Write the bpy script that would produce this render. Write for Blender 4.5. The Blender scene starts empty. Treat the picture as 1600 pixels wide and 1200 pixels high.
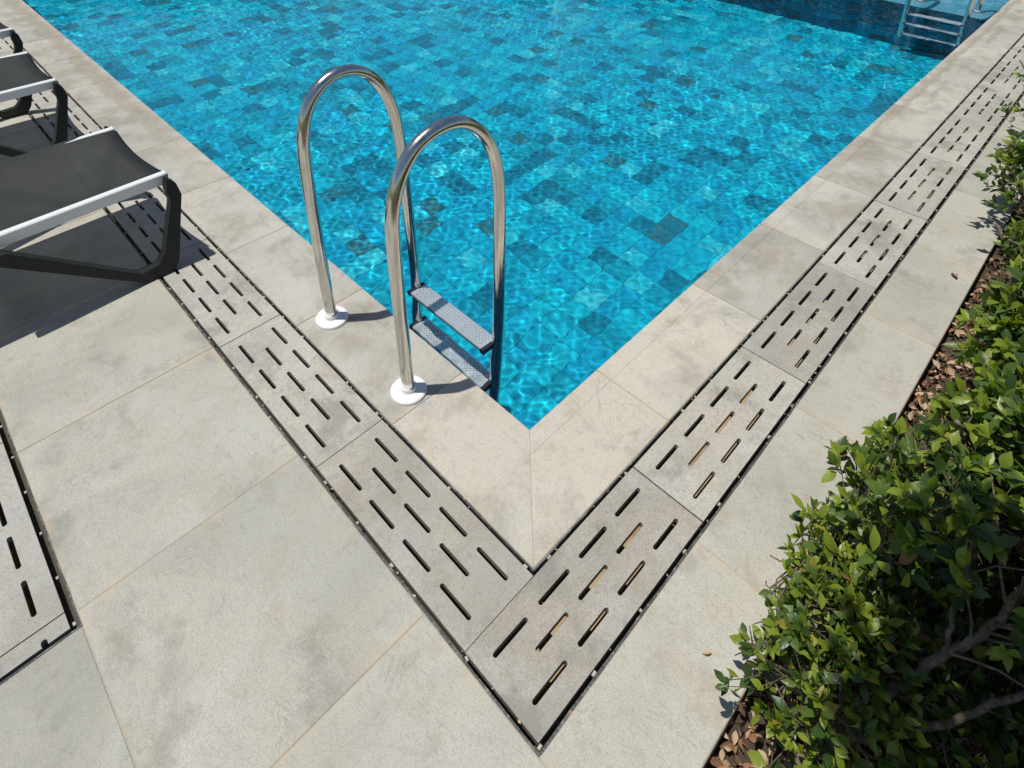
import bpy, bmesh, math, random
import numpy as np
from mathutils import Vector, Matrix, noise

sc = bpy.context.scene
COL = sc.collection
rnd = random.Random(7)

# ------------------------------------------------------------------ camera
cd = bpy.data.cameras.new('camera')
cam = bpy.data.objects.new('camera', cd)
COL.objects.link(cam)
sc.camera = cam
cd.sensor_width = 36
cd.lens = 23.1802
cd.shift_x = -0.002448
cd.shift_y = -0.25065
cd.clip_start = 0.02
cd.clip_end = 400
CR = Vector((0.7038584448, -0.7103346351, 0.0028276894))
CDN = Vector((-0.3273796866, -0.3279225683, -0.8861655206))
CF = Vector((0.6304013249, 0.6228093571, -0.4633601992))
CP = Vector((-1.0050429904, -0.9237971044, 1.7590651085))
cam.matrix_world = Matrix(((CR.x, -CDN.x, -CF.x, CP.x), (CR.y, -CDN.y, -CF.y, CP.y),
                           (CR.z, -CDN.z, -CF.z, CP.z), (0, 0, 0, 1)))

# ------------------------------------------------------------------ sky and sun
world = bpy.data.worlds.new('World')
sc.world = world
world.use_nodes = True
wn = world.node_tree
sky = wn.nodes.new('ShaderNodeTexSky')
sky.sky_type = 'NISHITA'
sky.sun_disc = False
sky.sun_elevation = math.radians(76.6)
sky.sun_rotation = math.radians(-50.3)
sky.air_density = 1.0
sky.dust_density = 0.6
wn.links.new(sky.outputs[0], wn.nodes['Background'].inputs[0])
wn.nodes['Background'].inputs[1].default_value = 0.078
sd = bpy.data.lights.new('sun', 'SUN')
sd.energy = 4.4
sd.angle = math.radians(0.53)
sd.color = (1.0, 0.97, 0.90)
so = bpy.data.objects.new('sun', sd)
COL.objects.link(so)
so.rotation_euler = Vector((-0.183, 0.152, 1.0)).to_track_quat('Z', 'Y').to_euler()
so.location = (-2, 2, 10)
sd.cycles.is_caustics_light = True

sc.view_settings.view_transform = 'Standard'
sc.view_settings.look = 'None'
sc.view_settings.exposure = -0.12
sc.view_settings.gamma = 1
sc.view_settings.use_curve_mapping = False
sc.render.engine = 'CYCLES'
sc.cycles.use_denoising = True
sc.cycles.max_bounces = 10
sc.cycles.diffuse_bounces = 3
sc.cycles.glossy_bounces = 4
sc.cycles.transmission_bounces = 8
sc.cycles.transparent_max_bounces = 8
sc.cycles.sample_clamp_indirect = 6
sc.cycles.blur_glossy = 0.3

# ------------------------------------------------------------------ helpers
def link(o, parent=None):
    COL.objects.link(o)
    if parent is not None:
        o.parent = parent
    return o

def tag(o, label=None, cat=None, group=None, kind=None):
    if label: o['label'] = label
    if cat: o['category'] = cat
    if group: o['group'] = group
    if kind: o['kind'] = kind
    return o

def empty(name, loc=(0, 0, 0), rz=0.0):
    o = bpy.data.objects.new(name, None)
    o.empty_display_size = 0.1
    link(o)
    o.location = loc
    o.rotation_euler = (0, 0, rz)
    return o

def mesh_obj(name, me, mat=None, parent=None, loc=(0, 0, 0), smooth=False):
    if mat is not None and not me.materials:
        me.materials.append(mat)
    if smooth:
        me.polygons.foreach_set('use_smooth', [True] * len(me.polygons))
    o = bpy.data.objects.new(name, me)
    link(o, parent)
    o.location = loc
    return o

class MB:
    """collects vertices and faces of one mesh"""
    def __init__(s):
        s.v = []; s.f = []; s.mi = []
    def add(s, vs, fs, mi=0):
        b = len(s.v)
        s.v.extend([tuple(p) for p in vs])
        s.f.extend([tuple(i + b for i in f) for f in fs])
        s.mi.extend([mi] * len(fs))
    def box(s, x0, x1, y0, y1, z0, z1, mi=0, bev=0.0):
        if bev > 0:
            b = bev
            vs = [(x0, y0, z0), (x1, y0, z0), (x1, y1, z0), (x0, y1, z0),
                  (x0, y0, z1 - b), (x1, y0, z1 - b), (x1, y1, z1 - b), (x0, y1, z1 - b),
                  (x0 + b, y0 + b, z1), (x1 - b, y0 + b, z1), (x1 - b, y1 - b, z1), (x0 + b, y1 - b, z1)]
            fs = [(3, 2, 1, 0)]
            for i in range(4):
                j = (i + 1) % 4
                fs.append((i, j, 4 + j, 4 + i))
                fs.append((4 + i, 4 + j, 8 + j, 8 + i))
            fs.append((8, 9, 10, 11))
        else:
            vs = [(x0, y0, z0), (x1, y0, z0), (x1, y1, z0), (x0, y1, z0),
                  (x0, y0, z1), (x1, y0, z1), (x1, y1, z1), (x0, y1, z1)]
            fs = [(3, 2, 1, 0), (4, 5, 6, 7), (0, 1, 5, 4), (1, 2, 6, 5), (2, 3, 7, 6), (3, 0, 4, 7)]
        s.add(vs, fs, mi)
    def tube(s, pts, rad, seg=8, mi=0, cap=True):
        pts = [Vector(p) for p in pts]
        n = len(pts)
        if not hasattr(rad, '__len__'):
            rad = [rad] * n
        t0 = (pts[1] - pts[0]).normalized()
        a = Vector((0, 0, 1)) if abs(t0.z) < 0.9 else Vector((1, 0, 0))
        nrm = t0.cross(a).normalized()
        vs = []
        for i in range(n):
            if i == 0: t = pts[1] - pts[0]
            elif i == n - 1: t = pts[-1] - pts[-2]
            else: t = pts[i + 1] - pts[i - 1]
            t.normalize()
            nrm = (nrm - t * nrm.dot(t))
            nrm.normalize()
            bn = t.cross(nrm)
            for k in range(seg):
                an = 2 * math.pi * k / seg
                vs.append(pts[i] + (nrm * math.cos(an) + bn * math.sin(an)) * rad[i])
        fs = []
        for i in range(n - 1):
            for k in range(seg):
                k2 = (k + 1) % seg
                fs.append((i * seg + k, i * seg + k2, (i + 1) * seg + k2, (i + 1) * seg + k))
        if cap:
            fs.append(tuple(range(seg))[::-1])
            fs.append(tuple((n - 1) * seg + k for k in range(seg)))
        s.add(vs, fs, mi)
    def lathe(s, prof, c=(0, 0, 0), seg=40, mi=0):
        vs = []; fs = []
        for r, z in prof:
            for k in range(seg):
                an = 2 * math.pi * k / seg
                vs.append((c[0] + r * math.cos(an), c[1] + r * math.sin(an), c[2] + z))
        for i in range(len(prof) - 1):
            for k in range(seg):
                k2 = (k + 1) % seg
                fs.append((i * seg + k, i * seg + k2, (i + 1) * seg + k2, (i + 1) * seg + k))
        s.add(vs, fs, mi)
    def mesh(s, name, mats=(), smooth=None):
        me = bpy.data.meshes.new(name)
        me.from_pydata(s.v, [], s.f)
        for m in mats: me.materials.append(m)
        if len(mats) > 1:
            me.polygons.foreach_set('material_index', s.mi)
        if smooth:
            me.polygons.foreach_set('use_smooth', [True] * len(s.f))
            if smooth is not True:
                me.set_sharp_from_angle(angle=math.radians(smooth))
        me.update()
        return me

def catmull(P, n=6):
    P = [Vector(p) for p in P]
    P = [P[0] * 2 - P[1]] + P + [P[-1] * 2 - P[-2]]
    out = []
    for i in range(1, len(P) - 2):
        for k in range(n):
            t = k / n
            a, b, c, d = P[i - 1], P[i], P[i + 1], P[i + 2]
            out.append(0.5 * ((2 * b) + (c - a) * t + (2 * a - 5 * b + 4 * c - d) * t * t + (3 * b - a - 3 * c + d) * t ** 3))
    out.append(P[-2])
    return out

def receiver(o):
    o.cycles.is_caustics_receiver = True
    return o

# ------------------------------------------------------------------ node helper
class NT:
    def __init__(s, name, rough=0.6, spec=0.5):
        m = bpy.data.materials.new(name)
        m.use_nodes = True
        s.m = m; s.t = m.node_tree; s.b = s.t.nodes['Principled BSDF']
        s.b.inputs['Roughness'].default_value = rough
        s.b.inputs['Specular IOR Level'].default_value = spec
    def n(s, typ, **kw):
        nd = s.t.nodes.new(typ)
        for k, v in kw.items():
            if k.startswith('_'):
                setattr(nd, k[1:], v)
            else:
                key = k.replace('__', ' ')
                if isinstance(v, bpy.types.NodeSocket): s.t.links.new(v, nd.inputs[key])
                else: nd.inputs[key].default_value = v
        return nd
    def l(s, a, b): s.t.links.new(a, b)
    def val(s, v, sock):
        if isinstance(v, bpy.types.NodeSocket): s.l(v, sock)
        else: sock.default_value = v
    def pos(s, scale=(1, 1, 1), rand=0.0):
        g = s.n('ShaderNodeNewGeometry')
        o = g.outputs['Position']
        if rand:
            oi = s.n('ShaderNodeObjectInfo')
            mu = s.n('ShaderNodeMath', _operation='MULTIPLY'); s.l(oi.outputs['Random'], mu.inputs[0]); mu.inputs[1].default_value = rand
            ad = s.n('ShaderNodeVectorMath', _operation='ADD'); s.l(o, ad.inputs[0]); s.l(mu.outputs[0], ad.inputs[1])
            o = ad.outputs[0]
        mp = s.n('ShaderNodeMapping'); s.l(o, mp.inputs[0]); mp.inputs['Scale'].default_value = scale
        return mp.outputs[0]
    def noise(s, vec, scale, detail=3, rough=0.5, dist=0.0):
        nd = s.n('ShaderNodeTexNoise')
        s.l(vec, nd.inputs['Vector'])
        nd.inputs['Scale'].default_value = scale; nd.inputs['Detail'].default_value = detail
        nd.inputs['Roughness'].default_value = rough; nd.inputs['Distortion'].default_value = dist
        return nd.outputs[0]
    def voro(s, vec, scale, feat='F1'):
        nd = s.n('ShaderNodeTexVoronoi', _feature=feat)
        s.l(vec, nd.inputs['Vector']); nd.inputs['Scale'].default_value = scale
        return nd.outputs['Distance']
    def ramp(s, fac, a, b, va=0.0, vb=1.0):
        mr = s.n('ShaderNodeMapRange', _interpolation_type='SMOOTHSTEP')
        s.l(fac, mr.inputs[0])
        for i, x in enumerate((a, b, va, vb)): mr.inputs[i + 1].default_value = x
        return mr.outputs[0]
    def math(s, op, a, b=0.0, clamp=False):
        nd = s.n('ShaderNodeMath', _operation=op); nd.use_clamp = clamp
        s.val(a, nd.inputs[0]); s.val(b, nd.inputs[1])
        return nd.outputs[0]
    def mix(s, fac, a, b, mode='MIX'):
        nd = s.n('ShaderNodeMix', _data_type='RGBA', _blend_type=mode)
        s.val(fac, nd.inputs[0])
        s.val(a if isinstance(a, bpy.types.NodeSocket) else (*a, 1), nd.inputs[6])
        s.val(b if isinstance(b, bpy.types.NodeSocket) else (*b, 1), nd.inputs[7])
        return nd.outputs[2]
    def base(s, c): s.val(c if isinstance(c, bpy.types.NodeSocket) else (*c, 1), s.b.inputs['Base Color'])
    def bump(s, h, dist, strength=1.0, prev=None):
        nd = s.n('ShaderNodeBump'); s.l(h, nd.inputs['Height'])
        nd.inputs['Distance'].default_value = dist; nd.inputs['Strength'].default_value = strength
        if prev is not None: s.l(prev, nd.inputs['Normal'])
        s.l(nd.outputs[0], s.b.inputs['Normal'])
        return nd.outputs[0]
    def sep(s, vec):
        nd = s.n('ShaderNodeSeparateXYZ'); s.l(vec, nd.inputs[0]); return nd.outputs

# ------------------------------------------------------------------ materials
def stone(name, base, warm=0.3, streak=(1, 1, 1), pits=0.0, stain=None, speck=0.5, cloud=1.0, halo=True):
    k = NT(name, rough=0.72, spec=0.35)
    P = k.pos(rand=37.0)
    Pn = k.pos()
    oi = k.n('ShaderNodeObjectInfo')
    c = k.mix(1.0, base, oi.outputs['Color'], 'MULTIPLY')
    cl = k.noise(P, 2.6, 6, 0.66, 0.2)
    c = k.mix(k.ramp(cl, 0.50, 0.78, 0, 0.55 * cloud), c, (0.235, 0.235, 0.222))
    cl2 = k.noise(P, 6.5, 4, 0.6, 0.2)
    c = k.mix(k.ramp(cl2, 0.50, 0.70, 0, 0.38 * warm), c, (0.46, 0.39, 0.28))
    c = k.mix(k.ramp(k.noise(P, 4.4, 4, 0.62, 0.6), 0.46, 0.68, 0, 0.30 * cloud), c, (0.52, 0.515, 0.49))
    Ps = k.pos(scale=streak, rand=11.0)
    st = k.noise(Ps, 95, 5, 0.68, 1.2)
    c = k.mix(k.ramp(st, 0.50, 0.72, 0, 0.48 * speck), c, (0.20, 0.198, 0.19))
    fine = k.noise(Pn, 300, 3, 0.7)
    c = k.mix(k.ramp(fine, 0.50, 0.70, 0, 0.60 * speck), c, (0.15, 0.148, 0.135))
    c = k.mix(k.ramp(fine, 0.48, 0.32, 0, 0.35), c, (0.62, 0.60, 0.53))
    pep = k.noise(Pn, 135, 3, 0.75)
    c = k.mix(k.ramp(pep, 0.56, 0.70, 0, 0.30 * speck), c, (0.16, 0.155, 0.14))
    big = k.noise(k.pos(rand=5.0), 1.5, 4, 0.6, 0.7)
    c = k.mix(k.ramp(big, 0.42, 0.70, 0, 0.35 * cloud), c, (0.25, 0.25, 0.225))
    mid = k.noise(Pn, 38, 4, 0.7, 0.5)
    c = k.mix(k.ramp(mid, 0.55, 0.72, 0, 0.30 * speck), c, (0.24, 0.232, 0.215))
    vn = k.math('ABSOLUTE', k.math('SUBTRACT', k.noise(k.pos(rand=19.0), 4.5, 6, 0.66, 0.9), 0.5))
    vg = k.math('MULTIPLY', k.ramp(vn, 0.010, 0.002), k.ramp(k.noise(k.pos(rand=3.0), 3.5, 3), 0.50, 0.62))
    c = k.mix(k.math('MULTIPLY', vg, 0.40), c, (0.22, 0.20, 0.17))
    if pits:
        v = k.voro(Pn, 120)
        gate = k.ramp(k.noise(Pn, 9, 3), 0.47, 0.62)
        pm = k.math('MULTIPLY', k.ramp(v, 0.20, 0.10), gate)
        c = k.mix(k.math('MULTIPLY', pm, 0.75 * pits), c, (0.20, 0.17, 0.14))
    # soft grey and brown weathering patches with a shape of their own
    gr = k.noise(k.pos(rand=71.0), 4.2, 7, 0.72, 0.25)
    c = k.mix(k.ramp(gr, 0.51, 0.67, 0, 0.48 * cloud), c, (0.200, 0.188, 0.160))
    br = k.noise(k.pos(rand=53.0), 6.0, 6, 0.70, 0.2)
    c = k.mix(k.ramp(br, 0.53, 0.69, 0, 0.42 * warm), c, (0.29, 0.235, 0.165))
    if halo:
        tcn = k.n('ShaderNodeTexCoord'); gx = k.sep(tcn.outputs['Generated'])
        ex = k.math('MINIMUM', gx[0], k.math('SUBTRACT', 1.0, gx[0]))
        ey = k.math('MINIMUM', gx[1], k.math('SUBTRACT', 1.0, gx[1]))
        ed = k.math('MINIMUM', ex, ey)
        hz = k.math('MULTIPLY', k.ramp(ed, 0.045, 0.0), k.ramp(k.noise(k.pos(rand=9.0), 7, 4, 0.65), 0.44, 0.62))
        c = k.mix(k.math('MULTIPLY', hz, 0.45), c, (0.50, 0.40, 0.275))
    if stain:
        ax, sgn = stain
        xyz = k.sep(Pn)
        d = k.math('MULTIPLY', xyz[ax], sgn)                 # metres away from the pool edge
        along = xyz[1 - ax]
        wob = k.noise(k.pos(scale=(1, 1, 1)), 7, 4, 0.6)
        dd = k.math('ADD', d, k.math('MULTIPLY', k.math('SUBTRACT', wob, 0.5), 0.16))
        far = k.ramp(along, 1.6, 3.6) if ax == 0 else k.ramp(along, 1.6, 3.2)
        band = k.math('MULTIPLY', k.ramp(dd, 0.005, 0.05), k.ramp(dd, 0.145, 0.105) if ax == 0 else k.ramp(dd, 0.085, 0.06))
        band = k.math('MULTIPLY', band, far)
        c = k.mix(k.math('MULTIPLY', band, 0.55), c, (0.27, 0.23, 0.16))
        line = k.math('MULTIPLY', k.ramp(dd, 0.10, 0.13), k.ramp(dd, 0.175, 0.14))
        line = k.math('MULTIPLY', line, k.math('MULTIPLY', far, k.ramp(k.noise(Pn, 3.0, 3), 0.48, 0.60)))
        c = k.mix(k.math('MULTIPLY', line, 0.5), c, (0.20, 0.195, 0.18))
        brown = k.math('MULTIPLY', k.ramp(k.noise(P, 3.3, 6, 0.7, 0.3), 0.48, 0.66), 0.6)
        c = k.mix(brown, c, (0.27, 0.235, 0.19))
    k.base(c)
    hgt = k.math('ADD', k.math('MULTIPLY', fine, 0.5), k.math('MULTIPLY', st, 0.7))
    k.bump(hgt, 0.0012, 0.55)
    k.l(k.ramp(cl, 0.3, 0.7, 0.62, 0.82), k.b.inputs['Roughness'])
    return k.m

M = {}
M['deck'] = stone('paving_stone', (0.420, 0.405, 0.345), warm=0.8, streak=(1, 0.35, 1), speck=0.75)
M['grate'] = stone('grate_stone', (0.43, 0.41, 0.36), warm=0.8, streak=(0.5, 0.5, 1), speck=0.95, pits=0.9, cloud=1.3, halo=False)
M['coping_l'] = stone('coping_stone_left', (0.455, 0.438, 0.385), warm=0.7, streak=(1, 0.35, 1), pits=0.5, stain=(0, -1.0))
M['coping_r'] = stone('coping_stone_right', (0.455, 0.438, 0.385), warm=0.7, streak=(0.35, 1, 1), pits=0.5, stain=(1, -1.0))
M['mitre'] = stone('coping_stone_warm', (0.50, 0.462, 0.39), warm=1.1, streak=(0.5, 0.5, 1), pits=1.0, cloud=0.8, speck=0.7)

k = NT('sandy_grout', rough=0.95)
P = k.pos()
c = k.mix(k.ramp(k.noise(P, 60, 3), 0.4, 0.7), (0.44, 0.37, 0.27), (0.37, 0.345, 0.30))
c = k.mix(k.ramp(k.noise(P, 9, 3), 0.45, 0.62), c, (0.40, 0.385, 0.35))
k.base(c); k.bump(k.noise(P, 400, 2), 0.001)
M['grout'] = k.m

k = NT('channel_concrete', rough=0.95)
P = k.pos()
c = k.mix(k.ramp(k.noise(P, 14, 4), 0.35, 0.7), (0.42, 0.30, 0.17), (0.28, 0.19, 0.11))
k.base(c); k.bump(k.noise(P, 90, 3), 0.004)
M['channel'] = k.m

k = NT('gap_shade_concrete', rough=0.8)  # dark tone puts the deep shade of the drain gaps into the colour
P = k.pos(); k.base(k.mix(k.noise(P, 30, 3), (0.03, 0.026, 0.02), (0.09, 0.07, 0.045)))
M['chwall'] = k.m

k = NT('weathered_frame_steel', rough=0.5, spec=0.5)
P = k.pos()
c = k.mix(k.ramp(k.noise(P, 22, 4, 0.6), 0.45, 0.7), (0.055, 0.058, 0.058), (0.15, 0.155, 0.15))
c = k.mix(k.ramp(k.noise(P, 75, 4, 0.7), 0.60, 0.68, 0, 0.75), c, (0.46, 0.45, 0.40))
c = k.mix(k.ramp(k.noise(P, 12, 3, 0.7), 0.62, 0.70, 0, 0.7), c, (0.26, 0.13, 0.06))
k.base(c); k.b.inputs['Metallic'].default_value = 0.25; k.bump(k.noise(P, 120, 3), 0.0015)
M['frame'] = k.m

k = NT('spacer_plastic', rough=0.6)
P = k.pos(); k.base(k.mix(k.noise(P, 70, 3), (0.50, 0.47, 0.39), (0.26, 0.23, 0.17)))
M['spacer'] = k.m

def pool_tile_mat(name, a, b, c2):
    k = NT(name, rough=0.6, spec=0.12)
    P = k.pos(rand=23.0)
    n1 = k.noise(P, 9, 4, 0.6, 0.8)
    n2 = k.noise(P, 38, 4, 0.65, 0.6)
    c = k.mix(k.ramp(n1, 0.34, 0.66), a, b)
    c = k.mix(k.ramp(n2, 0.45, 0.66, 0, 0.6), c, c2)
    n3 = k.noise(P, 16, 4, 0.65, 1.0)
    c = k.mix(k.ramp(n3, 0.46, 0.64, 0, 0.45), c, (0.002, 0.20, 0.31))
    c = k.mix(k.ramp(k.noise(P, 70, 3, 0.6), 0.60, 0.72, 0, 0.35), c, (0.03, 0.64, 0.76))
    k.base(c); k.bump(n2, 0.002)
    return k.m
PT = [
    pool_tile_mat('pool_stone_cyan', (0.001, 0.498, 0.704), (0.003, 0.576, 0.775), (0.01, 0.676, 0.836)),
    pool_tile_mat('pool_stone_blue', (0.001, 0.407, 0.663), (0.0015, 0.468, 0.724), (0.001, 0.348, 0.581)),
    pool_tile_mat('pool_stone_teal', (0.001, 0.368, 0.530), (0.002, 0.447, 0.612), (0.001, 0.288, 0.439)),
    pool_tile_mat('pool_stone_deep', (0.001, 0.209, 0.337), (0.002, 0.288, 0.439), (0.003, 0.149, 0.235)),
    pool_tile_mat('pool_stone_pale', (0.01, 0.597, 0.775), (0.06, 0.676, 0.816), (0.003, 0.517, 0.714)),
    pool_tile_mat('pool_stone_rusty', (0.005, 0.219, 0.326), (0.045, 0.189, 0.214), (0.002, 0.278, 0.408)),
    pool_tile_mat('pool_stone_aqua', (0.001, 0.468, 0.704), (0.002, 0.537, 0.765), (0.001, 0.407, 0.622)),
]
PT += [  # wall stones darkened to carry the far wall's shade; browns are stone colour
    pool_tile_mat('wall_shade_deep', (0.001, 0.15, 0.26), (0.002, 0.22, 0.35), (0.003, 0.10, 0.18)),
    pool_tile_mat('wall_shade_rusty', (0.010, 0.12, 0.17), (0.07, 0.09, 0.10), (0.003, 0.14, 0.22)),
    pool_tile_mat('wall_shade_blue', (0.001, 0.26, 0.42), (0.002, 0.32, 0.50), (0.002, 0.19, 0.32)),
]
PW = [0.22, 0.20, 0.18, 0.115, 0.085, 0.03, 0.17]
def pick_tile(r):
    t = r.random(); a = 0
    for i, w in enumerate(PW):
        a += w
        if t < a: return i
    return 0

k = NT('pool_grout', rough=0.9); k.base((0.008, 0.32, 0.45)); M['pgrout'] = k.m
k = NT('ledge_stone', rough=0.6)
P = k.pos(rand=9); k.base(k.mix(k.ramp(k.noise(P, 5, 4, .6, .5), .4, .65), (0.07, 0.34, 0.48), (0.16, 0.44, 0.55)))
M['ledge'] = k.m
k = NT('ledge_grout', rough=0.9); k.base((0.50, 0.60, 0.62)); M['lgrout'] = k.m

k = NT('pool_water', rough=0.0)
k.base((1.0, 1.0, 1.0)); k.b.inputs['IOR'].default_value = 1.333
k.b.inputs['Transmission Weight'].default_value = 1.0
M['water'] = k.m

k = NT('polished_steel', rough=0.07)
P = k.pos()
k.b.inputs['Metallic'].default_value = 1.0
k.base(k.mix(k.ramp(k.noise(k.pos(scale=(1, 1, 0.12)), 160, 4, 0.7), 0.35, 0.75), (0.74, 0.725, 0.69), (0.60, 0.58, 0.54)))
k.l(k.ramp(k.noise(P, 30, 5, 0.7), 0.35, 0.75, 0.13, 0.25), k.b.inputs['Roughness'])
k.bump(k.noise(k.pos(scale=(1, 1, 0.25)), 26, 3), 0.0006, 0.6)
M['steel'] = k.m
k = NT('brushed_step_steel', rough=0.32)
k.b.inputs['Metallic'].default_value = 0.45; k.base((0.74, 0.78, 0.80)); k.bump(k.noise(k.pos(), 180, 3), 0.0005)
M['step'] = k.m
k = NT('white_plastic', rough=0.42)
P = k.pos(); k.base(k.mix(k.ramp(k.noise(P, 50, 3), 0.5, 0.75), (0.80, 0.80, 0.78), (0.66, 0.65, 0.62)))
M['white'] = k.m
k = NT('black_plastic', rough=0.5)
k.base((0.012, 0.013, 0.015)); M['black'] = k.m

k = NT('charcoal_sling_mesh', rough=0.7, spec=0.4)
P = k.pos()
wx = k.n('ShaderNodeTexWave', _wave_type='BANDS', _bands_direction='X'); k.l(P, wx.inputs[0]); wx.inputs['Scale'].default_value = 150
wy = k.n('ShaderNodeTexWave', _wave_type='BANDS', _bands_direction='Y'); k.l(P, wy.inputs[0]); wy.inputs['Scale'].default_value = 150
wv = k.math('MULTIPLY', wx.outputs['Fac'], wy.outputs['Fac'])
c = k.mix(wv, (0.008, 0.011, 0.012), (0.028, 0.034, 0.036))
c = k.mix(k.ramp(k.noise(P, 6, 4, 0.6), 0.5, 0.75, 0, 0.35), c, (0.06, 0.065, 0.06))
k.base(c); k.bump(wv, 0.0006)
tr = k.n('ShaderNodeBsdfTransparent'); mx = k.n('ShaderNodeMixShader')
mx.inputs[0].default_value = 0.985
out = [n for n in k.t.nodes if n.type == 'OUTPUT_MATERIAL'][0]
tl_ = k.n('ShaderNodeBsdfTranslucent'); tl_.inputs[0].default_value = (.85, .82, .76, 1)
mx2 = k.n('ShaderNodeMixShader'); mx2.inputs[0].default_value = 0.16
k.l(k.b.outputs[0], mx2.inputs[1]); k.l(tl_.outputs[0], mx2.inputs[2])
k.l(tr.outputs[0], mx.inputs[1]); k.l(mx2.outputs[0], mx.inputs[2]); k.l(mx.outputs[0], out.inputs[0])
M['sling'] = k.m
k = NT('satin_aluminium', rough=0.36)
k.b.inputs['Metallic'].default_value = 0.05; k.base((0.74, 0.74, 0.73)); k.bump(k.noise(k.pos(scale=(.1, 1, 1)), 90, 3), 0.0004)
M['alu'] = k.m
k = NT('dark_leg_plastic', rough=0.45, spec=0.35)
k.base(k.mix(k.noise(k.pos(), 12, 3), (0.009, 0.011, 0.011), (0.016, 0.019, 0.019)))
M['leg'] = k.m

k = NT('bed_soil', rough=1.0)
P = k.pos()
c = k.mix(k.noise(P, 22, 5, 0.7), (0.045, 0.03, 0.018), (0.12, 0.085, 0.055))
k.base(c); k.bump(k.noise(P, 45, 5, 0.7), 0.02)
M['soil'] = k.m
k = NT('edge_shadow_dark', rough=0.7); k.base((0.02, 0.014, 0.01)); M['edge_shadow'] = k.m
k = NT('lawn', rough=1.0)
k.base(k.mix(k.noise(k.pos(), 3, 5), (0.05, 0.09, 0.025), (0.09, 0.13, 0.04))); M['lawn'] = k.m
k = NT('bark', rough=0.9)
P = k.pos()
c = k.mix(k.ramp(k.noise(P, 28, 5, 0.7), 0.4, 0.65), (0.13, 0.09, 0.06), (0.24, 0.19, 0.14))
c = k.mix(k.ramp(k.noise(P, 90, 3), 0.55, 0.7), c, (0.07, 0.05, 0.035))
k.base(c); k.bump(k.noise(P, 120, 4), 0.003)
M['bark'] = k.m
k = NT('young_twig', rough=0.8); k.base((0.10, 0.09, 0.04)); M['twig'] = k.m

def leaf_mat(name, a, b, rough=0.32, trans=0.25):
    k = NT(name, rough=rough, spec=0.5)
    g = k.n('ShaderNodeNewGeometry')
    c = k.mix(g.outputs['Random Per Island'], a, b)
    c = k.mix(k.ramp(k.noise(k.pos(), 30, 3), 0.4, 0.7, 0, 0.35), c, tuple(x * 0.6 for x in a))
    k.base(c)
    tl = k.n('ShaderNodeBsdfTranslucent')
    tc = k.mix(1.0, c, (1.6, 1.9, 0.6), 'MULTIPLY'); k.l(tc, tl.inputs[0])
    mx = k.n('ShaderNodeMixShader'); mx.inputs[0].default_value = trans
    out = [n for n in k.t.nodes if n.type == 'OUTPUT_MATERIAL'][0]
    k.l(k.b.outputs[0], mx.inputs[1]); k.l(tl.outputs[0], mx.inputs[2]); k.l(mx.outputs[0], out.inputs[0])
    k.bump(k.noise(k.pos(), 110, 2), 0.0012)
    return k.m
LM = [leaf_mat('leaf_dark_green', (0.028, 0.060, 0.014), (0.052, 0.096, 0.020), 0.40, 0.16),
      leaf_mat('leaf_mid_green', (0.065, 0.115, 0.018), (0.105, 0.160, 0.026), 0.42, 0.24),
      leaf_mat('leaf_young_green', (0.16, 0.23, 0.022), (0.26, 0.31, 0.035), 0.38, 0.30),
      leaf_mat('leaf_yellow', (0.36, 0.32, 0.04), (0.30, 0.22, 0.05), 0.5, 0.3),
      leaf_mat('leaf_dry', (0.30, 0.12, 0.05), (0.20, 0.085, 0.04), 0.8, 0.1)]
DM = [leaf_mat('litter_rust', (0.28, 0.13, 0.065), (0.42, 0.22, 0.12), 0.85, 0.05),
      leaf_mat('litter_tan', (0.58, 0.42, 0.27), (0.42, 0.30, 0.18), 0.85, 0.05),
      leaf_mat('litter_brown', (0.12, 0.065, 0.035), (0.20, 0.10, 0.05), 0.85, 0.05)]

# ================================================================== SETTING
WZ = -0.03            # water level
PD = -1.25            # pool floor
PX, PY = 5.71, 13.0   # pool extents
LX = 8.6              # far end of the flooded ledge

# ground far around (ring of four sheets so that it never covers pool, deck or bed)
mb = MB()
for x0, x1, y0, y1 in ((-90, -6, -90, 90), (9.2, 90, -90, 90), (-6, 9.2, -90, -6), (-6, 9.2, 13.9, 90)):
    mb.add([(x0, y0, -0.03), (x1, y0, -0.03), (x1, y1, -0.03), (x0, y1, -0.03)], [(0, 1, 2, 3)])
g = mesh_obj('ground', mb.mesh('ground', [M['lawn']]))
tag(g, kind='structure')

# mortar bed that carries the paving; its top is the grout seen in the joints
mb = MB()
GZ = -0.0022
CI, CO = 0.2865, 0.5435     # drain: coping side edge, deck side edge
mb.box(-CI, -0.010, -CI, 13.9, -0.30, GZ)
mb.box(-0.0099, 9.2, -CI, -0.010, -0.30, GZ)
mb.box(-1.1265, -CO, -0.788, 13.9, -0.30, GZ)
mb.box(-CO + 0.0001, 9.2, -0.788, -CO, -0.30, GZ)
mb.box(-6, -1.1267, -0.788, 0.379, -0.30, GZ)
mb.box(-6, -1.4035, 0.3792, 13.9, -0.30, GZ)
mb.box(-0.0099, 9.2, PY + 0.01, 13.9, -0.30, GZ)
deck = tag(mesh_obj('pool_deck', mb.mesh('pool_deck', [M['grout']])), kind='structure')

def tint(v, w=0.0):
    return (v * (1 + w), v, v * (1 - w), 1)

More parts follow.
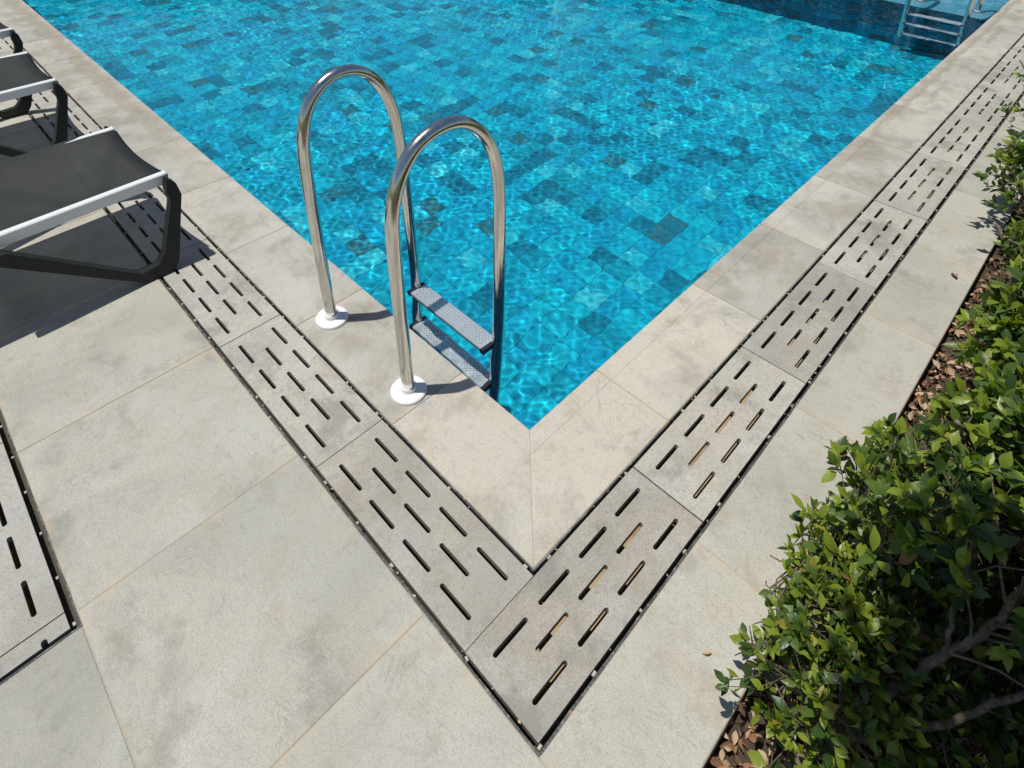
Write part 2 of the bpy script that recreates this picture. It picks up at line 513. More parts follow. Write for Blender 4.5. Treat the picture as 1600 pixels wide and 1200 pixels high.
tile_meshes = {}
def paving(x0, x1, y0, y1, color=None, name='paving_tile', mat='deck'):
    w, h = x1 - x0 - 0.0028, y1 - y0 - 0.0028
    key = (round(w, 3), round(h, 3), mat)
    if key not in tile_meshes:
        b = MB(); b.box(-w / 2, w / 2, -h / 2, h / 2, -0.02, 0.0, bev=0.0012)
        tile_meshes[key] = b.mesh('paving_tile', [M[mat]])
    o = mesh_obj(name, tile_meshes[key], None, deck, ((x0 + x1) / 2, (y0 + y1) / 2, rnd.uniform(-0.0006, 0.0004)))
    o.rotation_euler = (rnd.uniform(-.0008, .0008), rnd.uniform(-.0008, .0008), 0)
    o.color = color or tint(rnd.uniform(0.93, 1.07), rnd.uniform(-0.01, 0.03))
    return o

ys = [-0.788, -0.172] + [0.422 + 0.5945 * i for i in range(0, 23)]
cols = {0: (1.03, .0), 1: (0.99, -.005), 2: (0.97, -.005), 3: (0.98, 0.0)}
for i in range(len(ys) - 1):
    c = None
    if i in cols: c = tint(*cols[i])
    paving(-1.1265, -CO, ys[i], min(ys[i + 1], 13.9), c)
xs = [-1.1265 - 0.5945 * i for i in range(9)]
for i in range(8):
    x1, x0 = xs[i], max(xs[i + 1], -6)
    paving(x0, x1, -0.172, 0.379, tint(0.88, -0.01) if i == 0 else None)
    paving(x0, x1, -0.788, -0.172)
xs = [-1.4035 - 0.5945 * i for i in range(9)]
for i in range(7):
    x1, x0 = xs[i], max(xs[i + 1], -6)
    yy = [0.379, 0.422] + ys[3:]
    yy = [0.379] + ys[3:]
    for j in range(len(yy) - 1):
        paving(x0, x1, yy[j], min(yy[j + 1], 13.9))
xs = [-CO, 0.066, 0.660, 1.252, 1.845, 2.450, 3.043, 3.637, 4.23, 4.825, 5.42, 6.01, 6.61, 7.2, 7.8, 8.4, 9.2]
tn = [1.05, 1.02, 1.0, 0.96, 0.99, 0.93, 0.97]
for i in range(len(xs) - 1):
    paving(xs[i], xs[i + 1], -0.788, -CO, tint(tn[i] if i < 7 else 0.95, 0.012))
# deck strips beyond the ends of the pool
for i in range(15):
    paving(-0.0099 + i * 0.614, -0.0099 + (i + 1) * 0.614, PY + 0.012, 13.9)

# coping slabs round the near corner: extruded profile with a grip groove
def coping(a0, a1, axis, mitre, mat, color):
    """a0,a1: start and end along the edge; axis 0: left edge (runs along y), 1: right edge (runs along x)"""
    prof = [(-0.2848, -0.02), (-0.2848, -0.001), (-0.2838, 0.0), (-0.0655, 0.0), (-0.0640, -0.0016), (-0.0625, -0.0016),
            (-0.0610, 0.0), (-0.0040, 0.0), (-0.0012, -0.0012), (0.0, -0.004), (0.0, -0.016), (-0.002, -0.02)]
    n = len(prof); vs = []
    ln = a1 - a0
    cx = (a0 + a1) / 2 if not mitre else 0.0
    nseg = 1
    for s in (0, 1):
        for d, z in prof:
            if mitre:
                a = (d + 0.0012) if s == 0 else a1 - 0.0014
            else:
                a = (-ln / 2 + 0.0014) if s == 0 else ln / 2 - 0.0014
            vs.append((d, a, z) if axis == 0 else (a, d, z))
    fs = []
    for i in range(n):
        j = (i + 1) % n
        f = (i, j, n + j, n + i)
        fs.append(f if axis == 1 else f[::-1])
    e = tuple(range(n)); e2 = tuple(range(n, 2 * n))
    fs.append(e[::-1] if axis == 1 else e); fs.append(e2 if axis == 1 else e2[::-1])
    b = MB(); b.add(vs, fs)
    me = b.mesh('coping_tile', [M[mat]])
    bm = bmesh.new(); bm.from_mesh(me); bmesh.ops.recalc_face_normals(bm, faces=bm.faces); bm.to_mesh(me); bm.free()
    o = mesh_obj('coping_tile', me, None, deck, (0, cx, 0) if axis == 0 else (cx, 0, 0))
    o.color = color
    return o

yl = [0.312, 0.903, 1.490, 2.082, 2.665, 3.255, 3.835] + [4.43 + 0.592 * i for i in range(16)] + [13.85]
coping(0, yl[0], 0, True, 'mitre', tint(1.0, 0.01))
tl = [0.90, 0.98, 1.04, 1.0, 0.92, 0.97, 0.9]
for i in range(len(yl) - 1):
    coping(yl[i], yl[i + 1], 0, False, 'coping_l', tint(tl[i] if i < 7 else 0.95, 0.0 if i else 0.005))
xr = [0.327, 0.938, 1.506, 2.094, 2.686, 3.277, 3.87, 4.46, 5.05, 5.64, 6.24, 6.83, 7.42, 8.01, 8.6, 9.2]
coping(0, xr[0], 1, True, 'mitre', tint(1.02, 0.012))
tr_ = [1.08, 0.88, 1.07, 0.92, 1.0, 1.05, 0.93, 1.0]
for i in range(len(xr) - 1):
    coping(xr[i], xr[i + 1], 1, False, 'mitre' if i == 0 else 'coping_r', tint(tr_[i] if i < 8 else 0.97, 0.012))

# ------------------------------------------------------------------ pool basin
mb = MB()
mb.add([(-.008, -.008, PD - .004), (PX + .004, -.008, PD - .004), (PX + .004, PY + .008, PD - .004), (-.008, PY + .008, PD - .004)], [(0, 1, 2, 3)])
mb.add([(-.008, -.008, PD - .004), (-.008, PY + .008, PD - .004), (-.008, PY + .008, -.021), (-.008, -.008, -.021)], [(0, 1, 2, 3)])
mb.add([(-.008, -.008, PD - .004), (PX + .004, -.008, PD - .004), (PX + .004, -.008, -.021), (-.008, -.008, -.021)], [(3, 2, 1, 0)])
mb.add([(-.008, PY + .008, PD - .004), (PX + .004, PY + .008, PD - .004), (PX + .004, PY + .008, -.021), (-.008, PY + .008, -.021)], [(0, 1, 2, 3)])
mb.add([(PX + .004, -.008, PD - .004), (PX + .004, PY + .008, PD - .004), (PX + .004, PY + .008, -.062), (PX + .004, -.008, -.062)], [(3, 2, 1, 0)])
basin = tag(receiver(mesh_obj('pool_basin', mb.mesh('pool_basin', [M['pgrout']]))), kind='structure')

TP = 0.1360
def refr_img(X):
    """roughly how large and where a floor point shows (used only to choose which tiles are single parts)"""
    v = Vector(X) - CP
    z = v.dot(CF)
    return z
tr2 = random.Random(8)
cells = []
nx, ny = int(PX / TP) + 1, int(9.6 / TP)
for j in range(ny):
    for i in range(nx):
        x0, y0 = i * TP, j * TP
        x1, y1 = min(x0 + TP, PX), y0 + TP
        if x1 - x0 < 0.03: continue
        cx, cy = (x0 + x1) / 2, (y0 + y1) / 2
        d = (Vector((cx, cy, PD)) - CP).length
        vis = cx > 0.40 and cy > 0.34
        cells.append((0 if vis else 1, d, x0, x1, y0, y1))
cells.sort()
tm = [None] * len(PT)
for i, m in enumerate(PT[:7]):
    b = MB(); b.box(-TP / 2 + .0013, TP / 2 - .0013, -TP / 2 + .0013, TP / 2 - .0013, -0.006, 0.0, bev=0.0015)
    tm[i] = b.mesh('pool_tile', [m])
rest = MB()
for n, (vis, d, x0, x1, y0, y1) in enumerate(cells):
    kidx = pick_tile(tr2)
    dz = tr2.uniform(-.0015, .0015)
    if n < 300 and x1 - x0 > TP - .001:
        o = mesh_obj('pool_tile', tm[kidx], None, basin, ((x0 + x1) / 2, (y0 + y1) / 2, PD + dz))
        receiver(o)
    else:
        rest.box(x0 + .0013, x1 - .0013, y0 + .0013, y1 - .0013, PD - .006, PD + dz, mi=kidx, bev=.0015)
# beyond the view the floor goes on, coarser record of the same mosaic
for j in range(ny, int(PY / TP)):
    for i in range(nx - 1):
        rest.add([(i * TP + .0013, j * TP + .0013, PD), ((i + 1) * TP - .0013, j * TP + .0013, PD),
                  ((i + 1) * TP - .0013, (j + 1) * TP - .0013, PD), (i * TP + .0013, (j + 1) * TP - .0013, PD)], [(0, 1, 2, 3)], mi=pick_tile(tr2))
# wall mosaics
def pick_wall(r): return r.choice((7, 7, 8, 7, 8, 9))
def wall_tiles(fn, length, ztop):
    z = PD
    while z < ztop - 0.02:
        z1 = min(z + TP, ztop)
        a = 0.0
        while a < length - 0.02:
            a1 = min(a + TP, length)
            rest.add([fn(a + .0013, z + .0013), fn(a1 - .0013, z + .0013), fn(a1 - .0013, z1 - .0013), fn(a + .0013, z1 - .0013)], [(0, 1, 2, 3)], mi=pick_wall(tr2))
            a = a1
        z = z1
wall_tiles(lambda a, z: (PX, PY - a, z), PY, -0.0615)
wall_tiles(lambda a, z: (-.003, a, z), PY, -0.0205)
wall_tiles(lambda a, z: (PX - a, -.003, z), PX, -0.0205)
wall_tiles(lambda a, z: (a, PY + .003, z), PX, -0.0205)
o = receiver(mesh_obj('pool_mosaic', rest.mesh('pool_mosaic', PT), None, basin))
tag(o, kind='stuff')

# flooded ledge at the far end, blue stone slabs
mb = MB()
mb.box(PX + .0045, 9.2, -.0098, 13.9, -0.40, -0.0625)
ledge = tag(receiver(mesh_obj('flooded_ledge', mb.mesh('flooded_ledge', [M['lgrout']]))), kind='structure')
b = MB(); b.box(-.2975, .2975, -.0985, .0985, -.018, 0, bev=.001)
ledge_me = b.mesh('ledge_slab', [M['ledge']])
for i in range(5):
    for j in range(34 if i < 2 else 16):
        x = PX + 0.002 + .2985 + i * 0.600
        y = 0.09 + j * 0.2
        if x > 9: continue
        o = receiver(mesh_obj('ledge_slab', ledge_me, None, ledge, (x, y, -0.058)))
        o.color = tint(tr2.uniform(.9, 1.1))

# ------------------------------------------------------------------ water surface
def grid_mesh(name, xs, ys, h):
    X, Y = np.meshgrid(xs, ys)
    Z = h(X, Y)
    v = np.stack([X, Y, Z], -1).reshape(-1, 3).astype(np.float32)
    nx, ny = len(xs), len(ys)
    I, J = np.meshgrid(np.arange(nx - 1), np.arange(ny - 1))
    a = (J * nx + I).ravel()
    f = np.stack([a, a + 1, a + nx + 1, a + nx], -1).astype(np.int32)
    me = bpy.data.meshes.new(name)
    me.vertices.add(len(v)); me.vertices.foreach_set('co', v.ravel())
    me.loops.add(f.size); me.loops.foreach_set('vertex_index', f.ravel())
    me.polygons.add(len(f)); me.polygons.foreach_set('loop_start', np.arange(0, f.size, 4, dtype=np.int32))
    me.update(calc_edges=True)
    me.polygons.foreach_set('use_smooth', np.ones(len(f), dtype=bool))
    return me
wr = np.random.default_rng(11)
waves = []
for q in range(60):
    lam = 0.036 * 1.042 ** q
    kq = 2 * math.pi / lam
    if lam < .060: amp = 0.32 / kq ** 2
    elif lam < .14: amp = 0.135 / kq ** 2
    else: amp = 0.135 / (2 * math.pi / .14) ** 2 * (lam / .14) ** 0.6
    waves.append((kq, wr.uniform(0, 2 * math.pi), wr.uniform(0, 6.28), amp))
# ripple rings spreading from a few spots
rings = [(0.55, 2.9, .046, .00003, .35)]
def wave_h(X, Y):
    Z = np.full_like(X, WZ)
    # slow patches modulate how lively the ripples are
    mod = 1.0 + 0.45 * np.sin(1.9 * X + 0.7 * Y + 1.0) * np.sin(1.3 * Y - 0.8 * X + 2.0) + 0.25 * np.sin(3.7 * X - 2.9 * Y) * np.sin(3.1 * Y + 2.2 * X + 1)
    for kk, t, p, A in waves:
        Z += A * mod * np.sin(kk * (X * math.cos(t) + Y * math.sin(t)) + p)
    for cx_, cy_, lm, A, R_ in rings:
        rr = np.hypot(X - cx_, Y - cy_)
        Z += A * np.sin(2 * math.pi * rr / lm) * np.exp(-((rr - R_) / (R_ * .45)) ** 2)
    return Z
def span(a, b, d): return np.linspace(a, b, int(round((b - a) / d)) + 1)
wxs = np.concatenate([span(-0.0079, 2.2, .0056), span(2.2, PX, .0090)[1:], span(PX, LX, .03)[1:]])
wys = np.concatenate([span(-0.0079, 2.2, .0056), span(2.2, 5.0, .0090)[1:], span(5.0, 8.2, .0130)[1:], span(8.2, PY, .05)[1:]])
wme = grid_mesh('pool_water', wxs, wys, wave_h)
water = mesh_obj('pool_water', wme, M['water'])
water.cycles.is_caustics_caster = True
tag(water, kind='structure')

# ================================================================== DRAINS
GL, GW, GT = 0.65, 0.228, 0.018
def grate_mesh(name, length, slots):
    cu = bpy.data.curves.new(name, 'CURVE'); cu.dimensions = '2D'; cu.fill_mode = 'BOTH'
    def poly(pts):
        sp = cu.splines.new('POLY'); sp.points.add(len(pts) - 1)
        for i, (x, y) in enumerate(pts): sp.points[i].co = (x, y, 0, 1)
        sp.use_cyclic_u = True
    L, W = length / 2 - 0.0016, GW / 2
    poly([(-L, -W), (L, -W), (L, W), (-L, W)])
    sw = 0.0062
    for cx, cy in slots:
        hl = 0.0555 - sw
        pts = []
        for s, sg in ((1, 1), (-1, -1)):
            for q in range(7):
                an = -math.pi / 2 + math.pi * q / 6
                pts.append((cx + sg * (hl + sw * math.cos(an)), cy + sg * sw * math.sin(an)))
        poly(pts[::-1])
    cu.extrude = GT / 2; cu.bevel_depth = 0.0
    o = bpy.data.objects.new(name, cu); COL.objects.link(o)
    dg = bpy.context.evaluated_depsgraph_get()
    me = bpy.data.meshes.new_from_object(o.evaluated_get(dg))
    me.name = name
    for v in me.vertices: v.co.z -= GT / 2
    bpy.data.objects.remove(o); bpy.data.curves.remove(cu)
    me.materials.clear(); me.materials.append(M['grate'])
    me.polygons.foreach_set('use_smooth', [False] * len(me.polygons))
    return me
SL = [(x, y) for y in (-.0617, .0617) for x in (-.2288, -.0763, .0763, .2288)] + [(x, 0) for x in (-.1525, 0, .1525)]
GM = grate_mesh('drain_grate', GL, SL)

def add_grate(parent, cx, cy, rz, color):
    o = mesh_obj('drain_grate', GM, None, parent, (cx, cy, rnd.uniform(-.0022, -.0010)))
    o.rotation_euler = (rnd.uniform(-.001, .001), rnd.uniform(-.001, .001), rz)
    o.color = color
    return o

def strip(parent, name, x0, x1, y0, y1, z0, z1, mat, wob=0.0):
    """a long thin strip with slightly uneven edges"""
    b = MB()
    along_x = (x1 - x0) > (y1 - y0)
    L = (x1 - x0) if along_x else (y1 - y0)
    n = max(2, int(L / 0.05)) if wob else 2
    for i in range(n):
        pass
    vs = []; fs = []
    r = random.Random(int(abs(x0 * 977 + y0 * 311) * 10))
    for i in range(n + 1):
        t = i / n
        w0 = r.uniform(-wob, wob); w1 = r.uniform(-wob, wob); wz = r.uniform(-wob, 0) * .6
        if along_x:
            x = x0 + L * t
            vs += [(x, y0 + w0, z0), (x, y1 + w1, z0), (x, y1 + w1, z1 + wz), (x, y0 + w0, z1 + wz)]
        else:
            y = y0 + L * t
            vs += [(x0 + w0, y, z0), (x1 + w1, y, z0), (x1 + w1, y, z1 + wz), (x0 + w0, y, z1 + wz)]
    for i in range(n):
        for q in range(4):
            q2 = (q + 1) % 4
            f = (i * 4 + q, i * 4 + q2, i * 4 + 4 + q2, i * 4 + 4 + q)
            fs.append(f)
    fs.append((3, 2, 1, 0)); fs.append(tuple(n * 4 + q for q in range(4)))
    b.add(vs, fs)
    me = b.mesh(name, [mat])
    bm = bmesh.new(); bm.from_mesh(me); bmesh.ops.recalc_face_normals(bm, faces=bm.faces); bm.to_mesh(me); bm.free()
    return mesh_obj(name, me, None, parent)

sp_b = MB(); sp_b.box(-.0034, .0034, -.0048, .0048, -.006, 0, bev=.0006)
SPM = sp_b.mesh('spacer', [M['spacer']])
def spacer(parent, x, y, along_x):
    o = mesh_obj('spacer', SPM, None, parent, (x, y, -.0020 + rnd.uniform(-.0015, .0005)))
    o.rotation_euler = (0, 0, rnd.uniform(-.12, .12) + (0 if not along_x else math.pi / 2))
    o.scale = (rnd.uniform(.75, 1.05), rnd.uniform(.65, 1.25), 1)
    return o

GI, GO = 0.2989, 0.5269   # grate edges
# --- right-hand drain (runs along x)
dr = tag(empty('drain_channel', (0, 0, 0)), 'drain line of slotted stone grates running right from the pool corner beside the shrubs', 'floor drain', 'slotted drain lines round the pool')
b = MB(); b.box(-CO + .003, 9.2, -CO + .003, -CI - .003, -.16, -.148)
mesh_obj('channel_bed', b.mesh('channel_bed', [M['channel']]), None, dr)
for i in range(14):
    col = {0: tint(0.76, 0.05), 1: tint(0.98, 0.025), 2: tint(0.76, 0.01), 3: tint(0.96, 0.015), 4: tint(0.90)}.get(i, tint(rnd.uniform(.93, 1.05)))
    add_grate(dr, -GO + GL * (i + .5) - (.0022 if i == 0 else 0), -(GI + GO) / 2, 0, col)
strip(dr, 'channel_frame', -CO + .006, 9.2, -CO, -CO + .0058, -.045, -.0012, M['frame'], .0010)
strip(dr, 'channel_frame', -CI, 9.2, -CI - .0042, -CI - .0002, -.045, -.0012, M['frame'], .0007)
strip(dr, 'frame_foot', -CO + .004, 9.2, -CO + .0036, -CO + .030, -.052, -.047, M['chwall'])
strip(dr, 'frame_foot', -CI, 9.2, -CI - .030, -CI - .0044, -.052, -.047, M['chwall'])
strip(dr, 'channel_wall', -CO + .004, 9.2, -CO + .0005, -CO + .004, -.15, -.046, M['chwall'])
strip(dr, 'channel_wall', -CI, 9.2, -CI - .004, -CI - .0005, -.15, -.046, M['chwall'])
x = -CO + .014
while x < 6.9:
    spacer(dr, x, -CO + .0105, True)
    x += rnd.choice((.13, .155, .17, .30)) + rnd.uniform(-.03, .03)
x = -CI + .05
while x < 5:
    spacer(dr, x, -CI - .0082, True)
    x += rnd.choice((.31, .45, .155)) + rnd.uniform(-.03, .03)
# --- left-hand drain (runs along y)
dl = tag(empty('drain_channel', (0, 0, 0)), 'drain line of slotted stone grates running left from the pool corner, past the ladder', 'floor drain', 'slotted drain lines round the pool')
b = MB(); b.box(-CO + .003, -CI - .003, -CI - .003 + .0005, 13.85, -.16, -.1485)
mesh_obj('channel_bed', b.mesh('channel_bed', [M['channel']]), None, dl)
for i in range(21):
    col = {0: tint(0.88, 0.04), 1: tint(1.03, 0.005), 2: tint(1.02, 0)}.get(i, tint(rnd.uniform(.95, 1.04)))
    add_grate(dl, -(GI + GO) / 2, -GI + GL * (i + .5), math.pi / 2, col)
strip(dl, 'channel_frame', -CO, -CO + .0058, -CO, 13.85, -.045, -.0012, M['frame'], .0010)
strip(dl, 'channel_frame', -CI - .0050, -CI - .0002, -CI - .004, 13.85, -.045, -.0010, M['frame'], .0009)
strip(dl, 'frame_foot', -CO + .004, -CO + .030, -CI, 13.85, -.052, -.047, M['chwall'])
strip(dl, 'frame_foot', -CI - .030, -CI - .0052, -CI, 13.85, -.052, -.047, M['chwall'])
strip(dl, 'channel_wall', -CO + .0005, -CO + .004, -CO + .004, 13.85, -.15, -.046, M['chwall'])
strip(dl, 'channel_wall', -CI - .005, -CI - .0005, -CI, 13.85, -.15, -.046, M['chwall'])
y = -.31
while y < 7.5:
    spacer(dl, -CO + .0105, y, False)
    y += rnd.choice((.13, .155, .17, .29)) + rnd.uniform(-.03, .03)
y = -CI + .02
while y < 7.5:
    spacer(dl, -CI - .0088, y, False)
    y += rnd.choice((.15, .32, .30)) + rnd.uniform(-.03, .03)
# --- outer drain behind, at the left edge of the view
d3 = tag(empty('drain_channel', (-1.265, 0.38, 0)), 'short-ended drain line of slotted grates at the far left, behind the paving', 'floor drain', 'slotted drain lines round the pool')
def rel(o):
    o.location = o.location - Vector((-1.265, 0.38, 0)); return o
b = MB(); b.box(-1.4005, -1.1295, .3825, 13.85, -.16, -.1475)
rel(mesh_obj('channel_bed', b.mesh('channel_bed', [M['channel']]), None, d3))
for i in range(20):
    rel(add_grate(d3, -1.2625, 0.4415 + GL * (i + .5), math.pi / 2, tint(rnd.uniform(.95, 1.03))))
# cut end piece with part of a slot
def end_piece():
    cu = bpy.data.curves.new('c', 'CURVE'); cu.dimensions = '2D'; cu.fill_mode = 'BOTH'
    pts = [(-.114, 0.0), (.012 + .045, 0.0)]
    for q in range(9):
        an = math.pi - math.pi * q / 8
        pts.append((.0632 + .0066 * math.cos(an), .010 + .0066 * math.sin(an)))
    pts += [(.0698, 0.0), (.114, 0.0), (.114, .0455), (-.114, .0455)]
    sp = cu.splines.new('POLY'); sp.points.add(len(pts) - 1)
    for i, (x, y) in enumerate(pts): sp.points[i].co = (x, y, 0, 1)
    sp.use_cyclic_u = True; cu.extrude = GT / 2
    o = bpy.data.objects.new('c', cu); COL.objects.link(o)
    me = bpy.data.meshes.new_from_object(o.evaluated_get(bpy.context.evaluated_depsgraph_get())); me.name = 'end_piece'
    bpy.data.objects.remove(o)
    me.materials.clear(); me.materials.append(M['grate'])
    me.polygons.foreach_set('use_smooth', [False] * len(me.polygons))
    return me
o = rel(mesh_obj('end_piece', end_piece(), None, d3, (-1.2625, .3945, -.0105))); o.color = tint(.95)
rel(strip(d3, 'channel_frame', -1.1300, -1.1267, .3792, 13.85, -.045, .0002, M['frame'], .0007))
rel(strip(d3, 'channel_frame', -1.4033, -1.1302, .3793, .3829, -.045, .0000, M['frame'], .0006))
rel(strip(d3, 'channel_frame', -1.4033, -1.4000, .3831, 13.85, -.045, -.0005, M['frame'], .0006))
rel(strip(d3, 'frame_foot', -1.155, -1.1302, .3834, 13.85, -.052, -.047, M['chwall']))
rel(strip(d3, 'frame_foot', -1.3998, -1.376, .3834, 13.85, -.052, -.047, M['chwall']))
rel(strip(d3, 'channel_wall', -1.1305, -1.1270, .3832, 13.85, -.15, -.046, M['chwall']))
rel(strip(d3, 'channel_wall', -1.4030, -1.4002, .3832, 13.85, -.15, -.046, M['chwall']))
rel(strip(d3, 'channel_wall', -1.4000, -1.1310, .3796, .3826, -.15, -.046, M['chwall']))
y = .40
while y < 5:
    rel(spacer(d3, -1.139, y, False)); y += .155 + rnd.uniform(-.012, .012)

# ================================================================== LADDERS
def tube_path(P, n=7): return catmull(P, n)
RAIL2 = [(-.174, 0, 0.0), (-.176, 0, .20), (-.176, 0, .40), (-.176, 0, .58), (-.168, 0, .70), (-.135, 0, .80), (-.075, 0, .872), (.010, 0, .900), (.095, 0, .886),
         (.165, 0, .83), (.215, 0, .745), (.238, 0, .64), (.243, 0, .50), (.240, 0, .30), (.236, 0, .10), (.226, 0, -.10), (.216, 0, -.30), (.204, 0, -.55), (.195, 0, -.80)]
RAIL1 = [(-.174, 0, 0.0), (-.178, 0, .20), (-.178, 0, .42), (-.178, 0, .62), (-.172, 0, .74), (-.145, 0, .842), (-.090, 0, .910), (-.010, 0, .936), (.070, 0, .912),
         (.132, 0, .846), (.172, 0, .750), (.190, 0, .64), (.196, 0, .50), (.202, 0, .30), (.208, 0, .10), (.210, 0, -.10), (.206, 0, -.30), (.200, 0, -.55), (.195, 0, -.80)]
TR = 0.0212
def rail_mesh(P):
    pts = tube_path(P, 8)
    b = MB(); rr = [TR if p.z > -.055 or p.x < 0 else TR + .0010 for p in pts]
    b.tube(pts, rr, 24)
    return b.mesh('handrail', [M['steel']], smooth=50)
RM = [rail_mesh(RAIL1), rail_mesh(RAIL2)]
b = MB(); b.lathe([(0.0, .0135), (.030, .0135), (.050, .0125), (.0565, .0105), (.0590, .007), (.0590, 0)], seg=48)
FLM = b.mesh('flange_cover', [M['white']], smooth=50)
b = MB(); b.lathe([(.0262, .010), (.0262, .026), (.0245, .029), (.0208, .029)], seg=32)
CLM = b.mesh('collar', [M['white']], smooth=50)
def step_mesh():
    b = MB()
    L, Wd = 0.432, 0.078
    n = 10
    # tread: shallow box with rolled front and back edges
    prof = [(-Wd / 2, -.022), (-Wd / 2 - .001, -.004), (-Wd / 2 + .003, 0), (Wd / 2 - .003, 0), (Wd / 2 + .001, -.004), (Wd / 2, -.022)]
    vs = [(x, -L / 2, z) for x, z in prof] + [(x, L / 2, z) for x, z in prof]
    m = len(prof); fs = [(i, i + 1, m + i + 1, m + i)[::-1] for i in range(m - 1)]
    fs += [tuple(range(m)), tuple(range(2 * m - 1, m - 1, -1)), (0, m, 2 * m - 1, m - 1)]
    b.add(vs, fs)
    # raised diamond bars on both ends
    def bar(x0, y0, x1, y1, w=.0016, h=.0018):
        d = Vector((x1 - x0, y1 - y0, 0)); nn = Vector((-d.y, d.x, 0)).normalized() * w
        p0, p1 = Vector((x0, y0, .0002)), Vector((x1, y1, .0002))
        b.add([p0 - nn, p0 + nn, p1 + nn, p1 - nn, p0 + Vector((0, 0, h)), p1 + Vector((0, 0, h))],
              [(0, 3, 5, 4), (1, 4, 5, 2), (0, 4, 1), (3, 2, 5)])
    for s in (-1, 1):
        c0, c1 = s * .075, s * .195
        lo, hi = min(c0, c1), max(c0, c1)
        hw = .030
        q = lo - .06
        while q < hi:
            for sg in (1, -1):
                # line x = sg*(y-q) - hw*sg
                ya, yb = max(lo, q), min(hi, q + 2 * hw)
                if yb - ya > .006:
                    bar(sg * (ya - q - hw), ya, sg * (yb - q - hw), yb)
            q += .0165
    for x in (-.026, -.013, 0, .013, .026):
        bar(x, -.062, x, .062, .0018, .0016)
    me = b.mesh('step', [M['step']])
    bm = bmesh.new(); bm.from_mesh(me); bmesh.ops.recalc_face_normals(bm, faces=bm.faces); bm.to_mesh(me); bm.free()
    return me
STM = step_mesh()
b = MB(); b.box(-.041, .041, -.010, .011, -.026, .002, bev=.004)
CAPM = b.mesh('end_cap', [M['black']])
b = MB(); b.lathe([(.0, .006), (.0045, .005), (.006, .002), (.006, 0)], seg=12)
BOM = b.mesh('bolt', [M['steel']], smooth=50)

def ladder(loc, rz, label, gap=.4645, swap=False):
    root = tag(empty('pool_ladder', loc, rz), label, 'pool ladder', 'steel pool ladders')
    for s, me in ((1, RM[0]), (-1, RM[1])):
        y = s * gap / 2
        o = receiver(mesh_obj('handrail', me, None, root, (0, y, 0)))
        f = mesh_obj('flange_cover', FLM, None, root, (-.174, y, .0008)); receiver(f)
        receiver(mesh_obj('collar', CLM, None, f, (0, 0, 0)))
        path = RAIL1 if s > 0 else RAIL2
        for z in (-.085,):
            bo = mesh_obj('bolt', BOM, None, root, ((.209 if s > 0 else .227) - .004, y - .0205 * 1.0, z))
            bo.rotation_euler = (math.pi / 2, 0, 0)
    for z, x in ((-.105, .205), (-.40, .200), (-.70, .195)):
        st = receiver(mesh_obj('step', STM, None, root, (x - .004, 0, z)))
        for s in (1, -1):
            cp = receiver(mesh_obj('end_cap', CAPM, None, st, (0, s * (.2175), 0)))
    return root
lad = ladder((0.0, (0.378 + 0.842) / 2, 0.0), 0.0, 'steel pool ladder with white base covers on the coping, nearest the pool corner')
far = ladder((5.766, 0.378, -0.058), math.pi, 'small distant steel ladder standing on the flooded blue ledge at the far end')

